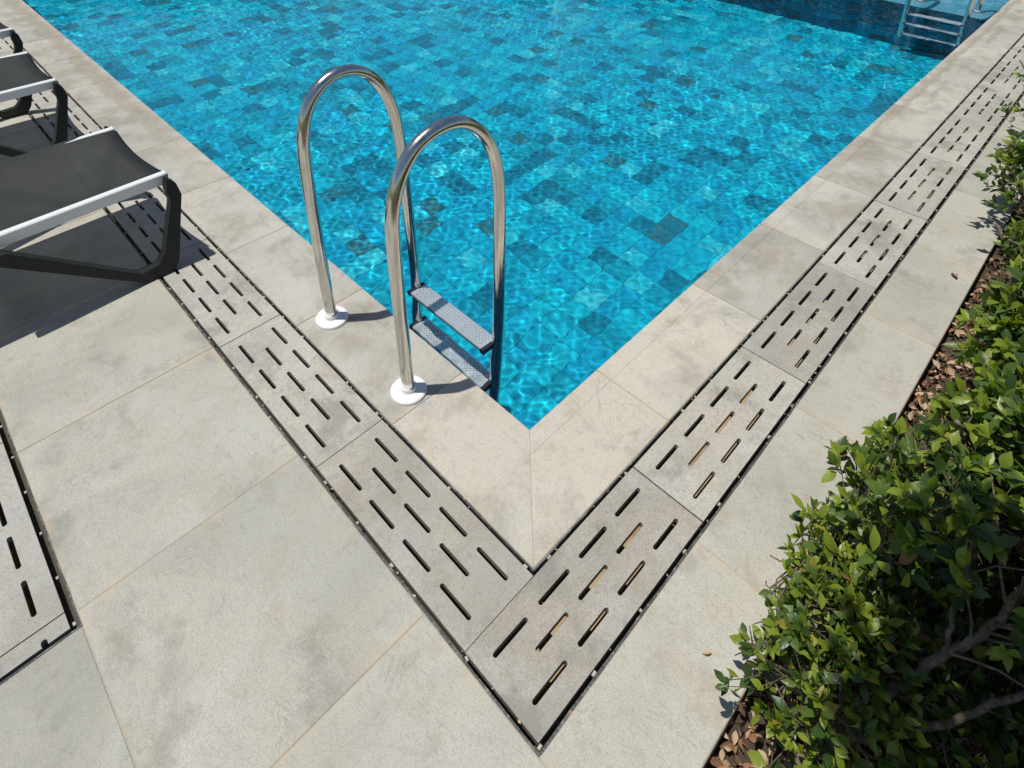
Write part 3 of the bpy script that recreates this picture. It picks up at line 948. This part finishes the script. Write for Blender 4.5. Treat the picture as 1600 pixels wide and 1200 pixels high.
# ================================================================== SUN LOUNGERS
def lounger(loc, label, variant=0):
    """origin: ground below the foot-end corner of the near rail; long axis -x, width +y"""
    root = tag(empty('sun_lounger', loc), label, 'sun lounger', 'charcoal sun loungers in a row')
    W, L, H = 0.585, 1.95, 0.385
    # side rails
    for nm, y0 in (('side_rail', 0.0), ('side_rail', W - .030)):
        b = MB()
        prof = [(0.0, -.046), (0.0, -.004), (.004, 0.0), (.026, 0.0), (.030, -.004), (.030, -.046)]
        m = len(prof)
        xs = [0.0] + [-L * i / 12 for i in range(1, 13)]
        vs = []
        for i, x in enumerate(xs):
            for y, z in prof: vs.append((x, y0 + y, H + z))
        fs = []
        for i in range(len(xs) - 1):
            for q in range(m):
                q2 = (q + 1) % m
                fs.append((i * m + q, i * m + q2, (i + 1) * m + q2, (i + 1) * m + q))
        fs += [tuple(range(m)), tuple((len(xs) - 1) * m + q for q in range(m))]
        b.add(vs, fs)
        me = b.mesh(nm, [M['alu']])
        bm = bmesh.new(); bm.from_mesh(me); bmesh.ops.recalc_face_normals(bm, faces=bm.faces); bm.to_mesh(me); bm.free()
        mesh_obj(nm, me, None, root)
        b = MB(); b.box(.0002, .004, y0 - .0005, y0 + .0305, H - .0465, H + .0004)
        mesh_obj('rail_cap', b.mesh('rail_cap', [M['alu']]), None, root)
    # curved foot-end crossbar, bowed inward and downward
    pts = []
    for i in range(17):
        t = i / 16
        s = math.sin(math.pi * t)
        pts.append((-.010 - .019 * s, .02 + t * (W - .04), H - .022 - .008 * s))
    b = MB()
    # flattened bar
    vs = []; fs = []
    for x, y, z in pts:
        vs += [(x - .022, y, z - .008), (x + .022, y, z - .012), (x + .024, y, z + .002), (x + .010, y, z + .012), (x - .022, y, z + .012)]
    for i in range(16):
        for q in range(5):
            q2 = (q + 1) % 5
            fs.append((i * 5 + q, i * 5 + q2, i * 5 + 5 + q2, i * 5 + 5 + q))
    fs += [(0, 1, 2, 3, 4), tuple(80 + q for q in range(5))]
    b.add(vs, fs)
    me = b.mesh('crossbar', [M['leg']], smooth=50)
    bm = bmesh.new(); bm.from_mesh(me); bmesh.ops.recalc_face_normals(bm, faces=bm.faces); bm.to_mesh(me); bm.free()
    mesh_obj('crossbar', me, None, root)
    # sling fabric
    nx_, ny_ = 40, 16
    vs = []; fs = []
    for i in range(nx_ + 1):
        for j in range(ny_ + 1):
            t = j / ny_; s = math.sin(math.pi * t)
            u = i / nx_
            xe = -.004 - .020 * s
            x = xe + (-L - xe + .05) * u
            sag = (.002 + .005 * min(1, u * 6)) * s
            endd = math.exp(-u * nx_ * .55)
            z = H - .003 - sag - .002 * s * endd - (.006 * endd)
            vs.append((x, .020 + t * (W - .024), z + .0045 * t))
    for i in range(nx_):
        for j in range(ny_):
            a = i * (ny_ + 1) + j
            fs.append((a, a + 1, a + ny_ + 2, a + ny_ + 1)[::-1])
    # hem rolled over the crossbar
    base = len(vs)
    for j in range(ny_ + 1):
        x, y, z = vs[j]
        vs += [(x + .012, y, z - .008), (x + .012, y, z - .026)]
    for j in range(ny_):
        fs.append((j, j + 1, base + 2 * (j + 1), base + 2 * j))
        fs.append((base + 2 * j, base + 2 * (j + 1), base + 2 * (j + 1) + 1, base + 2 * j + 1))
    b = MB(); b.add(vs, fs)
    mesh_obj('sling', b.mesh('sling', [M['sling']], smooth=True), None, root)
    # leg frames: post, foot and slanting stay in one plastic loop per side; a second pair at the head end
    def leg(y0, th, flip=False, x_off=0.0):
        outer = [(.012, H - .012), (-.010, H - .000), (-.034, H - .012), (-.006, H - .012)]
        out = [(.008, H - .010), (.014, H - .065), (-.075, .026), (-.098, .0), (-.205, .0), (-.62, H - .050)]
        inn = [(-.535, H - .050), (-.232, .092), (-.205, .078), (-.150, .078), (-.118, .115), (-.026, H - .050)]
        # strips of the loop
        loop_o = [(-.012, H - .004), (.014, H - .030), (.022, H - .085), (-.060, .040), (-.090, .0), (-.195, .0), (-.640, H - .048)]
        loop_i = [(-.028, H - .050), (-.024, H - .078), (-.024, H - .100), (-.102, .088), (-.134, .054), (-.205, .048), (-.562, H - .048)]
        vs = []; fs = []
        n = len(loop_o)
        for (xo, zo), (xi, zi) in zip(loop_o, loop_i):
            sgn = -1 if flip else 1
            lean = .0
            out_s = -1 if y0 < .1 else 1
            for yy in (y0, y0 + th):
                vs.append((sgn * xo + x_off, yy + out_s * .048 * (1 - zo / H), zo)); vs.append((sgn * xi + x_off, yy + out_s * .048 * (1 - zi / H), zi))
        for i in range(n - 1):
            a, c = i * 4, i * 4 + 4
            fs += [(a, a + 1, c + 1, c), (a + 2, c + 2, c + 3, a + 3), (a, c, c + 2, a + 2), (a + 1, a + 3, c + 3, c + 1)]
        fs += [(0, 2, 3, 1), (n * 4 - 4, n * 4 - 3, n * 4 - 1, n * 4 - 2)]
        me = bpy.data.meshes.new('leg'); me.from_pydata(vs, [], fs)
        bm = bmesh.new(); bm.from_mesh(me); bmesh.ops.recalc_face_normals(bm, faces=bm.faces)
        bmesh.ops.bevel(bm, geom=[e for e in bm.edges], offset=.0032, segments=2, affect='EDGES', clamp_overlap=True)
        bm.to_mesh(me); bm.free()
        me.materials.append(M['leg'])
        me.polygons.foreach_set('use_smooth', [True] * len(me.polygons)); me.set_sharp_from_angle(angle=math.radians(35))
        return mesh_obj('leg', me, None, root)
    leg(-.046, .044); leg(W + .002, .044)
    leg(-.046, .044, True, -L + .1); leg(W + .002, .044, True, -L + .1)
    # low stretcher between the slanting stays
    b = MB(); b.box(-.665, -.565, .004, W - .004, H - .088, H - .052)
    mesh_obj('stretcher', b.mesh('stretcher', [M['leg']]), None, root)
    b = MB(); b.box(-1.30, -1.26, .031, W - .031, H - .070, H - .040)
    mesh_obj('stretcher', b.mesh('stretcher', [M['leg']]), None, root)
    return root
LA = lounger((-0.392, 1.625, 0), 'charcoal sun lounger nearest the ladder, its foot end over the drain grates')
LB = lounger((-0.445, 2.985, 0), 'second sun lounger from the ladder, half hidden behind the nearest one')
LC = lounger((-0.415, 4.085, 0), 'farthest sun lounger, only its foot corner showing at the top left edge')

for lg, a in ((LA, 2.2), (LB, 0.6), (LC, 1.2)):
    lg.rotation_euler = (0, 0, math.radians(a))

# ================================================================== PLANTING BED
def soil_h(x, y):
    return -0.055 + 0.03 * noise.noise(Vector((x * 3, y * 3, 0))) + 0.012 * noise.noise(Vector((x * 14, y * 14, 3)))
xs_ = np.linspace(-6, 9.2, 300); ys_ = np.linspace(-6, -0.7905, 90)
def sh(X, Y):
    Z = np.zeros_like(X)
    for a in range(X.shape[0]):
        for c_ in range(X.shape[1]):
            Z[a, c_] = soil_h(X[a, c_], Y[a, c_])
    return Z
soil = tag(mesh_obj('planting_bed', grid_mesh('planting_bed', xs_, ys_, sh), M['soil']), kind='structure')
strip_e = strip(None, 'bed_edge_shadow', -6, 9.2, -.7902, -.7884, -.12, -.0045, M['edge_shadow'])  # dark strip drawn in for the shadow gap along the paving edge
tag(strip_e, 'thin dark strip painted in for the shadow gap between the pale paving and the planting bed', 'edge_shadow')

def leaf_geo(L, W, fold=0.18, curl=0.15, seg=4):
    """leaf blade, base at origin, pointing +x, up +z"""
    vs = []; fs = []
    prof = [0.0, 0.50, 0.86, 1.0, 0.84, 0.42, 0.0] if seg == 5 else [0.0, 0.72, 1.0, 0.70, 0.0]
    n = len(prof)
    rows = []
    for i, w in enumerate(prof):
        t = i / (n - 1)
        x = L * t
        z = -curl * L * t * t
        if w == 0:
            rows.append([len(vs)]); vs.append((x, 0, z))
        else:
            hw = W / 2 * w
            rows.append([len(vs), len(vs) + 1, len(vs) + 2])
            vs += [(x, -hw, z + fold * hw), (x, 0, z), (x, hw, z + fold * hw)]
    for a, b_ in zip(rows[:-1], rows[1:]):
        if len(a) == 1:
            fs += [(a[0], b_[0], b_[1]), (a[0], b_[1], b_[2])]
        elif len(b_) == 1:
            fs += [(a[0], b_[0], a[1]), (a[1], b_[0], a[2])]
        else:
            fs += [(a[0], b_[0], b_[1], a[1]), (a[1], b_[1], b_[2], a[2])]
    return np.array(vs), fs
LEAFV = [leaf_geo(1, .50, .22, .16, 5), leaf_geo(1, .44, .35, .05, 5), leaf_geo(1, .55, .15, .30, 5)]

def basis(d, up, roll=0.0):
    d = d.normalized()
    y = up.cross(d)
    if y.length < 1e-4: y = Vector((1, 0, 0)).cross(d)
    y.normalize(); z = d.cross(y)
    if roll:
        y, z = y * math.cos(roll) + z * math.sin(roll), z * math.cos(roll) - y * math.sin(roll)
    return Matrix((d, y, z)).transposed()

def project(p):
    v = Vector(p) - CP
    z = v.dot(CF)
    if z < 0.1: return None
    return 0.5 + 0.00245 + 1030.23 / 1600 * v.dot(CR) / z, 0.5 , z, v

def grow_shrub(stems, seed, inside, leafL=(.034, .056), tip=.5, yellow=.02, pb=.8, pt=.8, tl=(.07, .17)):
    """stems: (points, radius, level, first leafy fraction). Returns wood and a list of leaves (pos, matrix3, size, kind)"""
    r = random.Random(seed)
    wood = MB(); leaves = []
    def rv(s=1.0): return Vector((r.gauss(0, s), r.gauss(0, s), r.gauss(0, s)))
    def twig(p, d, L, rad):
        n = max(3, int(L / .026))
        pts = [p.copy()]; dd = d.normalized()
        for i in range(n):
            dd = (dd + rv(.15) + Vector((0, 0, .07))).normalized()
            q = pts[-1] + dd * (L / n)
            if not inside(q): break
            pts.append(q)
        n = len(pts) - 1
        if n < 2: return
        wood.tube(pts, [rad * (1 - .6 * i / n) for i in range(n + 1)], 4, cap=False, mi=1 if rad < .0022 else 0)
        ph = r.uniform(0, 6.28)
        for i in range(1, n + 1):
            if i < n * .25: continue
            t = (pts[i] - pts[i - 1]).normalized()
            a = Vector((0, 0, 1)).cross(t)
            if a.length < .05: a = Vector((1, 0, 0))
            a.normalize(); bn = t.cross(a)
            for q_ in range(2 if r.random() < .6 else 1):
                ph += 2.4 + r.uniform(-.5, .5)
                rad_d = a * math.cos(ph) + bn * math.sin(ph)
                ld = (t * r.uniform(.4, 1.0) + rad_d * .9 + Vector((0, 0, .15))).normalized()
                size = r.uniform(*leafL)
                near_tip = i >= n - 1
                kind = 2 if (near_tip and r.random() < tip) else (1 if r.random() < .45 else 0)
                if r.random() < yellow: kind = 3
                if r.random() < .008: kind = 4
                up = (Vector((0, 0, 1)) + t * .6 + rv(.4)).normalized()
                leaves.append((pts[i] + ld * .004, basis(ld, up, r.uniform(-.5, .5)), size, kind))
        t = (pts[-1] - pts[-2]).normalized()
        young = r.random() < tip
        for q_ in range(r.choice((3, 4, 5))):
            ld = (t * 1.1 + rv(.5)).normalized()
            leaves.append((pts[-1], basis(ld, t * .4 + Vector((0, 0, .8)) + rv(.3), r.uniform(-.3, .3)), r.uniform(*leafL) * r.uniform(.55, .95), 2 if young else 1))
    def side(t, up_):
        sd_ = rv(1.0); sd_ = (sd_ - t * sd_.dot(t)).normalized()
        return (t * r.uniform(.3, .7) + sd_ + Vector((0, 0, up_))).normalized()
    def branch(p, d, L, rad, lvl):
        n = max(3, int(L / .05))
        pts = [p.copy()]; dd = d.normalized()
        for i in range(n):
            dd = (dd + rv(.14) + Vector((0, 0, .05))).normalized()
            q = pts[-1] + dd * (L / n)
            if not inside(q): break
            pts.append(q)
        n = len(pts) - 1
        if n >= 1:
            wood.tube(pts, [rad * (1 - .5 * i / n) for i in range(n + 1)], 6 if rad > .004 else 4, cap=False)
            for i in range(1, n + 1):
                if r.random() < pt:
                    nd = side((pts[i] - pts[i - 1]).normalized(), .5)
                    if lvl > 0 and r.random() < .4: branch(pts[i], nd, L * r.uniform(.4, .65), rad * .55, lvl - 1)
                    else: twig(pts[i], nd, r.uniform(*tl), .0017)
        twig(pts[-1], dd, r.uniform(tl[0], tl[1] * 1.2), .002)
    for P, rad, lvl, f0 in stems:
        pts = catmull(P, 5)
        n = len(pts)
        jit = [p + rv(.0022) for p in pts]
        wood.tube(jit, [rad * (1 - .5 * i / n) * (1 + .07 * r.uniform(-1, 1)) for i in range(n)], 10, cap=True)
        if lvl < 0: continue
        for i in range(3, n):
            if i / n < f0: continue
            for q_ in range(2):
                if r.random() < pb:
                    branch(pts[i], side((pts[i] - pts[i - 1]).normalized(), .6), r.uniform(.12, .28), max(.0025, rad * .28), lvl)
    return wood, leaves

KM = {}
for kk in range(5):
    for s in range(3):
        V, F = LEAFV[s]
        me = bpy.data.meshes.new('leaf'); me.from_pydata([tuple(v) for v in V], [], F); me.materials.append(LM[kk])
        me.polygons.foreach_set('use_smooth', [True] * len(F)); me.update()
        KM[(kk, s)] = me

def finish_shrub(root, wood, leaves, nsingle, seed):
    r = random.Random(seed)
    loc = root.location
    w = mesh_obj('branches', wood.mesh('branches', [M['bark'], M['twig']], smooth=True), None, root)
    w.location = -loc
    # choose the leaves that show largest: near the camera and on the outside
    def score(l):
        p = l[0]; d = (p - CP).length
        pr = project(p)
        if pr is None or not (-.02 < pr[0] < 1.02): return -1
        return l[2] / d * (1 + 1.2 * p.z) * (1.0 + .5 * max(0, l[1].col[2].dot((CP - p).normalized())))
    sc_ = sorted(range(len(leaves)), key=lambda i: -score(leaves[i]))
    single = set(sc_[:nsingle])
    crown = MB()
    allv = []; allf = []; allm = []
    nv = 0
    for i, (p, R, s, kd) in enumerate(leaves):
        sh_ = r.randrange(3)
        wf = r.uniform(.85, 1.15)
        if i in single:
            o = mesh_obj('leaf', KM[(kd, sh_)], None, root)
            m4 = (R @ Matrix.Diagonal((s, s * wf, s))).to_4x4(); m4.translation = p - loc
            o.matrix_local = m4
        else:
            V, F = LEAFV[sh_]
            A = np.array(R) @ np.diag((s, s * wf, s))
            allv.append(V @ A.T + np.array(p))
            allf += [tuple(q + nv for q in f) for f in F]; allm += [kd] * len(F)
            nv += len(V)
    me = bpy.data.meshes.new('foliage')
    vv = np.concatenate(allv)
    me.from_pydata(vv.tolist(), [], allf)
    for m in LM: me.materials.append(m)
    me.polygons.foreach_set('material_index', allm)
    me.polygons.foreach_set('use_smooth', [True] * len(allf)); me.update()
    o = mesh_obj('foliage', me, None, root); o.location = -loc
    tag(o, kind='stuff')
    return len(leaves)

def bound(cx, cy, rx, ry, h, seed, ylim=-.74, zmin=.0):
    def f(p):
        e = ((p.x - cx) / rx) ** 2 + ((p.y - cy) / ry) ** 2
        nz = noise.noise(Vector((p.x * 5, p.y * 5, seed)))
        top = h * math.sqrt(max(0.03, 1 - e * .8)) + .11 * nz
        yl_ = ylim + .05 * noise.noise(Vector((p.x * 7, seed, p.z * 7)))
        return p.z < top and p.z > max(.012, zmin) and p.y < yl_ and e < 1.5
    return f

def auto_stems(cx, cy, n, seed, R=.30, H=.34, rad=.010, lvl=1, f0=.2):
    r = random.Random(seed); S = []
    for i in range(n):
        an = 2 * math.pi * i / n + r.uniform(-.5, .5)
        rr = R * r.uniform(.4, 1.1)
        b = Vector((cx + r.uniform(-.08, .08), cy + r.uniform(-.08, .08), -.05))
        e = Vector((cx + rr * math.cos(an), cy + rr * math.sin(an), H * r.uniform(.55, 1.05)))
        m1 = b.lerp(e, .35) + Vector((r.uniform(-.04, .04), r.uniform(-.04, .04), .05))
        m2 = b.lerp(e, .7) + Vector((r.uniform(-.04, .04), r.uniform(-.04, .04), .06))
        S.append(([b, m1, m2, e], rad * r.uniform(.8, 1.2), lvl, f0))
    return S

tot = 0
GRP = 'broadleaf shrubs along the bed'
def shrub(loc, label, stems, seed, bnd, nsingle, **kw):
    global tot
    root = tag(empty('shrub', loc), label, 'shrub', GRP)
    wd, lv = grow_shrub(stems, seed, bnd, **kw)
    n = finish_shrub(root, wd, lv, nsingle, seed)
    print(label[:30], n); tot += n
limbs = [([(-.235, -.90, -.05), (-.198, -.917, .01), (-.087, -.976, .07), (.007, -1.013, .14), (.105, -1.064, .20), (.159, -1.102, .26), (.228, -1.129, .34), (.36, -1.17, .45)], .0135, 0, .55),
         ([(-.08, -.82, -.05), (-.035, -.842, .03), (.069, -.874, .08), (.189, -.888, .13), (.268, -.905, .20), (.341, -.935, .27), (.42, -.98, .36)], .0115, 0, .45),
         ([(.096, -1.060, .19), (.128, -1.050, .25), (.194, -1.040, .33), (.255, -1.017, .42)], .0065, 0, .55),
         ([(.045, -1.035, .15), (.083, -1.067, .115), (.10, -1.141, .13), (.109, -1.208, .15), (.16, -1.30, .2)], .0032, 0, .8),
         ([(.15, -1.10, .25), (.20, -1.20, .25), (.26, -1.32, .28)], .0030, 0, .7),
         ([(-.12, -.96, .06), (-.02, -1.06, .10), (.10, -1.16, .16), (.25, -1.24, .2)], .010, 0, .7)]
shrub((0.0, -.95, -.05), 'open shrub nearest the camera with thick bare limbs showing at lower right', limbs, 101,
      bound(.25, -1.12, .62, .42, .50, 1, ylim=-.80), 300, leafL=(.032, .052), tip=.5, pb=.55, pt=.65)
shrub((.62, -1.12, -.05), 'dense tall shrub at the right edge whose big leaves hang over the bare limbs',
      auto_stems(.62, -1.16, 8, 22, R=.26, H=.42), 107, bound(.66, -1.16, .42, .32, .54, 7, ylim=-.88, zmin=.05), 300, leafL=(.034, .054), tip=.5, pb=.55, pt=.68)
shrub((-.06, -.87, -.05), 'low sparse sprigs over rust-coloured litter at the bottom edge of the paving',
      auto_stems(-.05, -.86, 6, 33, R=.14, H=.12, rad=.0032, lvl=0) + auto_stems(.12, -.86, 8, 34, R=.16, H=.16, rad=.0032, lvl=0) + auto_stems(.0, -.95, 5, 36, R=.14, H=.14, rad=.0032, lvl=0), 102,
      bound(.10, -.88, .40, .25, .23, 2, ylim=-.745), 300, leafL=(.022, .040), tip=.6, yellow=.05, pb=.5, pt=.6, tl=(.05, .12))
shrub((.48, -.88, -.05), 'low light-green shrub leaning over the paving edge just above the sprigs',
      auto_stems(.48, -.89, 8, 35, R=.16, H=.20, rad=.004, lvl=0), 108,
      bound(.46, -.93, .28, .20, .28, 9, ylim=-.77), 260, leafL=(.026, .044), tip=.45, yellow=.03, pb=.55, pt=.65, tl=(.05, .13))
shrub((1.10, -1.08, -.05), 'tall shrub with upright leaf sprays and open litter at its foot, halfway along the bed',
      auto_stems(1.06, -1.10, 8, 41, R=.24, H=.40), 103, bound(1.06, -1.10, .38, .32, .52, 3, ylim=-.87), 300, leafL=(.038, .062), tip=.5, pb=.55, pt=.62)
shrub((1.75, -1.10, -.05), 'rusty-tinged shrub between the tall sprays and the far bushes',
      auto_stems(1.72, -1.05, 8, 45, R=.26, H=.34), 109, bound(1.72, -1.08, .36, .32, .42, 8, ylim=-.81), 160, leafL=(.030, .048), pb=.7, pt=.8, yellow=.06)
shrub((2.35, -1.05, -.05), 'small-leaved dark shrub that throws a twiggy shadow on the paving',
      auto_stems(2.3, -1.0, 9, 51, R=.34, H=.42), 104, bound(2.3, -1.02, .50, .42, .52, 4, ylim=-.66), 120, leafL=(.032, .050), pb=.7)
shrub((3.3, -1.05, -.05), 'farthest shrub at the right edge, its loose sprays reaching over the drain',
      auto_stems(3.2, -1.0, 8, 61, R=.45, H=.50) + auto_stems(3.9, -1.0, 6, 62, R=.45, H=.50), 105, bound(3.5, -1.02, 1.1, .52, .66, 5, ylim=-.56), 60, leafL=(.034, .052), pb=.55)
for q, (cx, cy, lab) in enumerate([(0.15, -1.60, 'shaded rear shrub at the lower right corner'), (.85, -1.60, 'rear shrub behind the tall sprays'), (1.7, -1.60, 'rear shrub at the right edge of the view')]):
    shrub((cx, cy, -.05), lab, auto_stems(cx, cy, 8, 71 + q, R=.34, H=.50), 111 + q, bound(cx, cy + (.08 if q == 0 else 0), .55, .46, .62 if q else .46, 6 + q, ylim=-1.20), 0, leafL=(.038, .058), tip=.2)
shrub((.33, -.83, -.05), 'single leafy spray standing up at the paving edge between litter and low shrubs',
      [([(.33, -.86, -.05), (.30, -.84, .08), (.27, -.82, .17), (.24, -.80, .26)], .003, 0, .3), ([(.36, -.88, -.05), (.37, -.85, .08), (.38, -.83, .16), (.37, -.81, .22)], .003, 0, .3)], 131,
      bound(.31, -.84, .3, .2, .36, 12, ylim=-.755), 120, leafL=(.030, .048), tip=.6, pb=.4, pt=.5, tl=(.05, .10))
shrub((.12, -1.18, -.05), 'low dark leafy growth on the shaded soil beneath the bare limbs',
      auto_stems(.10, -1.18, 10, 80, R=.30, H=.07, rad=.003, lvl=0) + auto_stems(.42, -1.22, 8, 81, R=.24, H=.09, rad=.003, lvl=0), 141,
      bound(.22, -1.2, .60, .34, .15, 15, ylim=-.98), 200, leafL=(.028, .046), tip=.2, pb=.7, pt=.8, tl=(.05, .10))
# unseen tree added by the bed so its crown shades the nearest shrub
tree = tag(empty('added_shade_tree', (.55, -2.15, -.05)), 'small unseen broadleaf tree added to shade the nearest shrub', 'tree')
b = MB()
b.tube(catmull([(.55, -2.15, -.05), (.50, -2.0, .8), (.35, -1.75, 1.5), (.10, -1.35, 2.05), (-.25, -.92, 2.32)], 4), [.045 - .0015 * i for i in range(17)], 9)
o = mesh_obj('trunk', b.mesh('trunk', [M['bark']], smooth=True), None, tree); o.location = -tree.location
r = random.Random(404); vv = []; ff = []; mm = []; nv = 0
for i in range(1000):
    V, F = LEAFV[r.randrange(3)]
    while True:
        p = Vector((r.uniform(-1, 1), r.uniform(-1, 1), r.uniform(-1, 1)))
        if p.length < 1: break
    c = Vector((-.33, -.88, 2.30)) + Vector((p.x * .36, p.y * .28, p.z * .26))
    R = basis(Vector((r.gauss(0, 1), r.gauss(0, 1), r.gauss(0, .5))), Vector((0, 0, 1)))
    vv.append(V * r.uniform(.05, .08) @ np.array(R).T + np.array(c)); ff += [tuple(q + nv for q in f) for f in F]; mm += [r.choice((0, 1))] * len(F); nv += len(V)
me = bpy.data.meshes.new('foliage'); me.from_pydata(np.concatenate(vv).tolist(), [], ff)
for m in LM: me.materials.append(m)
me.polygons.foreach_set('material_index', mm); me.update()
o = mesh_obj('foliage', me, None, tree); o.location = -tree.location; tag(o, kind='stuff')
print('leaves', tot)

# leaf litter
r = random.Random(91)
def litter_leaf(curl, w):
    V, F = leaf_geo(1, w, .7 * curl, .5 * curl, 5)
    return V, F
LV = [litter_leaf(1.0, .5), litter_leaf(.3, .45), litter_leaf(-.8, .55)]
vv = []; ff = []; mm = []; nv = 0
for i in range(5200):
    x = r.uniform(-1.6, 3.6) if i > 1800 else r.uniform(-.4, 1.8)
    y = -0.80 - abs(r.gauss(0, .22)) if i % 3 else -0.80 - r.random() * .9
    if i % 41 == 0: y = -.79 + r.random() * .012
    V, F = LV[r.randrange(3)]
    s = r.uniform(.014, .036)
    R = Matrix.Rotation(r.uniform(0, 6.28), 3, 'Z') @ Matrix.Rotation(r.gauss(0, .45), 3, 'Y') @ Matrix.Rotation(r.gauss(0, .6), 3, 'X')
    z = soil_h(x, y) + .006 + r.random() * .028
    vv.append(V * s @ np.array(R).T + np.array((x, y, z)))
    ff += [tuple(q + nv for q in f) for f in F]; mm += [r.choice((0, 0, 1, 1, 2))] * len(F); nv += len(V)
me = bpy.data.meshes.new('leaf_litter'); me.from_pydata(np.concatenate(vv).tolist(), [], ff)
for m in DM: me.materials.append(m)
me.polygons.foreach_set('material_index', mm); me.update()
tag(mesh_obj('leaf_litter', me), 'dry rust and tan leaves covering the soil of the bed', 'leaf litter', kind='stuff')
# dry sticks in the litter
b = MB()
for i in range(260):
    x, y = r.uniform(-.5, 2.2), -.81 - r.random() * .5
    a = r.uniform(0, 6.28); L = r.uniform(.04, .16)
    p = Vector((x, y, soil_h(x, y) + .03)); d = Vector((math.cos(a), math.sin(a), r.uniform(-.1, .5)))
    if (p + d * L).y > -.80: d.y = -abs(d.y)
    b.tube([p, p + d * L * .5 + Vector((0, 0, r.uniform(-.01, .01))), p + d * L], [.0016, .0013, .0008], 4, cap=False)
tag(mesh_obj('dry_sticks', b.mesh('dry_sticks', [M['bark']])), 'dry sticks lying in the leaf litter', 'sticks', kind='stuff')

# crumbs of dry leaf and grit caught along the drain gaps
b = MB()
for i in range(170):
    which = r.random()
    if which < .35: p = Vector((r.uniform(-.5, 5), -CO + r.uniform(.004, .015), -.004))
    elif which < .6: p = Vector((-CO + r.uniform(.004, .015), r.uniform(-.5, 4), -.004))
    elif which < .8: p = Vector((-CI - r.uniform(.004, .011), r.uniform(-.27, 4), -.004))
    else: p = Vector((r.uniform(-.27, 4), -CI - r.uniform(.004, .011), -.004))
    s_ = r.uniform(.002, .006); a_ = r.uniform(0, 6.28)
    d1 = Vector((math.cos(a_), math.sin(a_), r.uniform(-.3, .3))) * s_; d2 = Vector((-math.sin(a_), math.cos(a_), r.uniform(-.4, .4))) * s_ * .5
    b.add([p - d1, p + d2, p + d1, p - d2 + Vector((0, 0, .001))], [(0, 1, 2), (0, 2, 3)])
tag(mesh_obj('drain_debris', b.mesh('drain_debris', [DM[1]])), 'dry crumbs caught in the gaps of the drains', 'debris', kind='stuff')

# single fallen leaves on the paving
def fallen(x, y, rz, s, curl, mat, label):
    V, F = leaf_geo(1, .55, curl, .5 * curl, 5)
    me = bpy.data.meshes.new('fallen_leaf'); me.from_pydata([tuple(v) for v in V * s], [], F); me.materials.append(mat)
    o = mesh_obj('fallen_leaf', me, None, None, (x, y, .006 + .3 * s * curl)); o.rotation_euler = (.2, .1, rz)
    return tag(o, label, 'fallen leaf', 'dry leaves fallen on the paving')
fallen(1.70, -.735, .6, .040, .8, DM[0], 'curled rust-brown leaf on the paving beside the tall shrub')
fallen(-.135, -.70, 2.3, .022, .4, DM[1], 'small pale orange leaf on the paving at the bottom of the bed')

# ================================================================== what the water and the steel mirror from beyond the frame
r = random.Random(301)
def far_hedge(name, x0, x1, y0, y1, h, label, seed):
    rr = random.Random(seed)
    root = tag(empty(name, ((x0 + x1) / 2, (y0 + y1) / 2, -.03)), label, 'hedge', 'tall hedges beyond the pool')
    V, F = LEAFV[0]
    vv = []; ff = []; nv = 0; mm = []
    for i in range(15000):
        x, y = rr.uniform(x0, x1), rr.uniform(y0, y1)
        top = h * (.8 + .25 * noise.noise(Vector((x * .5, y * .5, seed))))
        z = top * (1 - rr.random() ** 1.6)
        R = Matrix.Rotation(rr.uniform(0, 6.28), 3, 'Z') @ Matrix.Rotation(rr.uniform(-1.4, 1.4), 3, 'Y')
        vv.append(V * rr.uniform(.18, .4) @ np.array(R).T + np.array((x, y, z)))
        ff += [tuple(q + nv for q in f) for f in F]; mm += [rr.choice((0, 0, 1))] * len(F); nv += len(V)
    me = bpy.data.meshes.new('foliage'); me.from_pydata(np.concatenate(vv).tolist(), [], ff)
    for m in LM: me.materials.append(m)
    me.polygons.foreach_set('material_index', mm); me.update()
    o = mesh_obj('foliage', me, None, root); o.location = -root.location; tag(o, kind='stuff')
far_hedge('tall_hedge', 12.6, 14.6, -4, 22, 4.6, 'tall dark hedge beyond the far end of the pool', 5)
far_hedge('tall_hedge', -6, 12.6, 18.5, 20.5, 4.8, 'tall dark hedge beyond the left end of the pool', 6)
k = NT('pale_glare_render', rough=0.9); k.base((0.78, 0.74, 0.70)); PALE = k.m
def glare_pillar(x, y, w, h, label):  # unseen columns added to lay pale reflected streaks on the water
    root = tag(empty('glare_pillar', (x, y, -.03), math.radians(45)), label, 'glare_pillar', 'unseen pale columns added for glare on the water')
    b = MB(); b.box(-w / 2, w / 2, -.3, .3, .25, h, bev=.02)
    mesh_obj('shaft', b.mesh('shaft', [PALE]), None, root)
    b = MB(); b.box(-w / 2 - .06, w / 2 + .06, -.36, .36, 0, .249, bev=.02)
    mesh_obj('plinth', b.mesh('plinth', [PALE]), None, root)
    b = MB(); b.box(-w / 2 - .08, w / 2 + .08, -.38, .38, h + .001, h + .2, bev=.02)
    mesh_obj('cap', b.mesh('cap', [PALE]), None, root)
GLARE_PILLARS = [(9.6, 7.91, 1.4249999999999998, 6.8, 'wide pale column added out of view for glare on the water, right of the middle'), (5.66, 11.41, 0.8250000000000001, 6.8, 'narrow pale column added out of view for glare on the water, left of the middle'), (7.75, 9.74, 1.9500000000000002, 4.5, 'broad low pale column added out of view for glare on the middle of the water')]
for x, y, w, h, lab in GLARE_PILLARS: glare_pillar(x, y, w, h, lab)
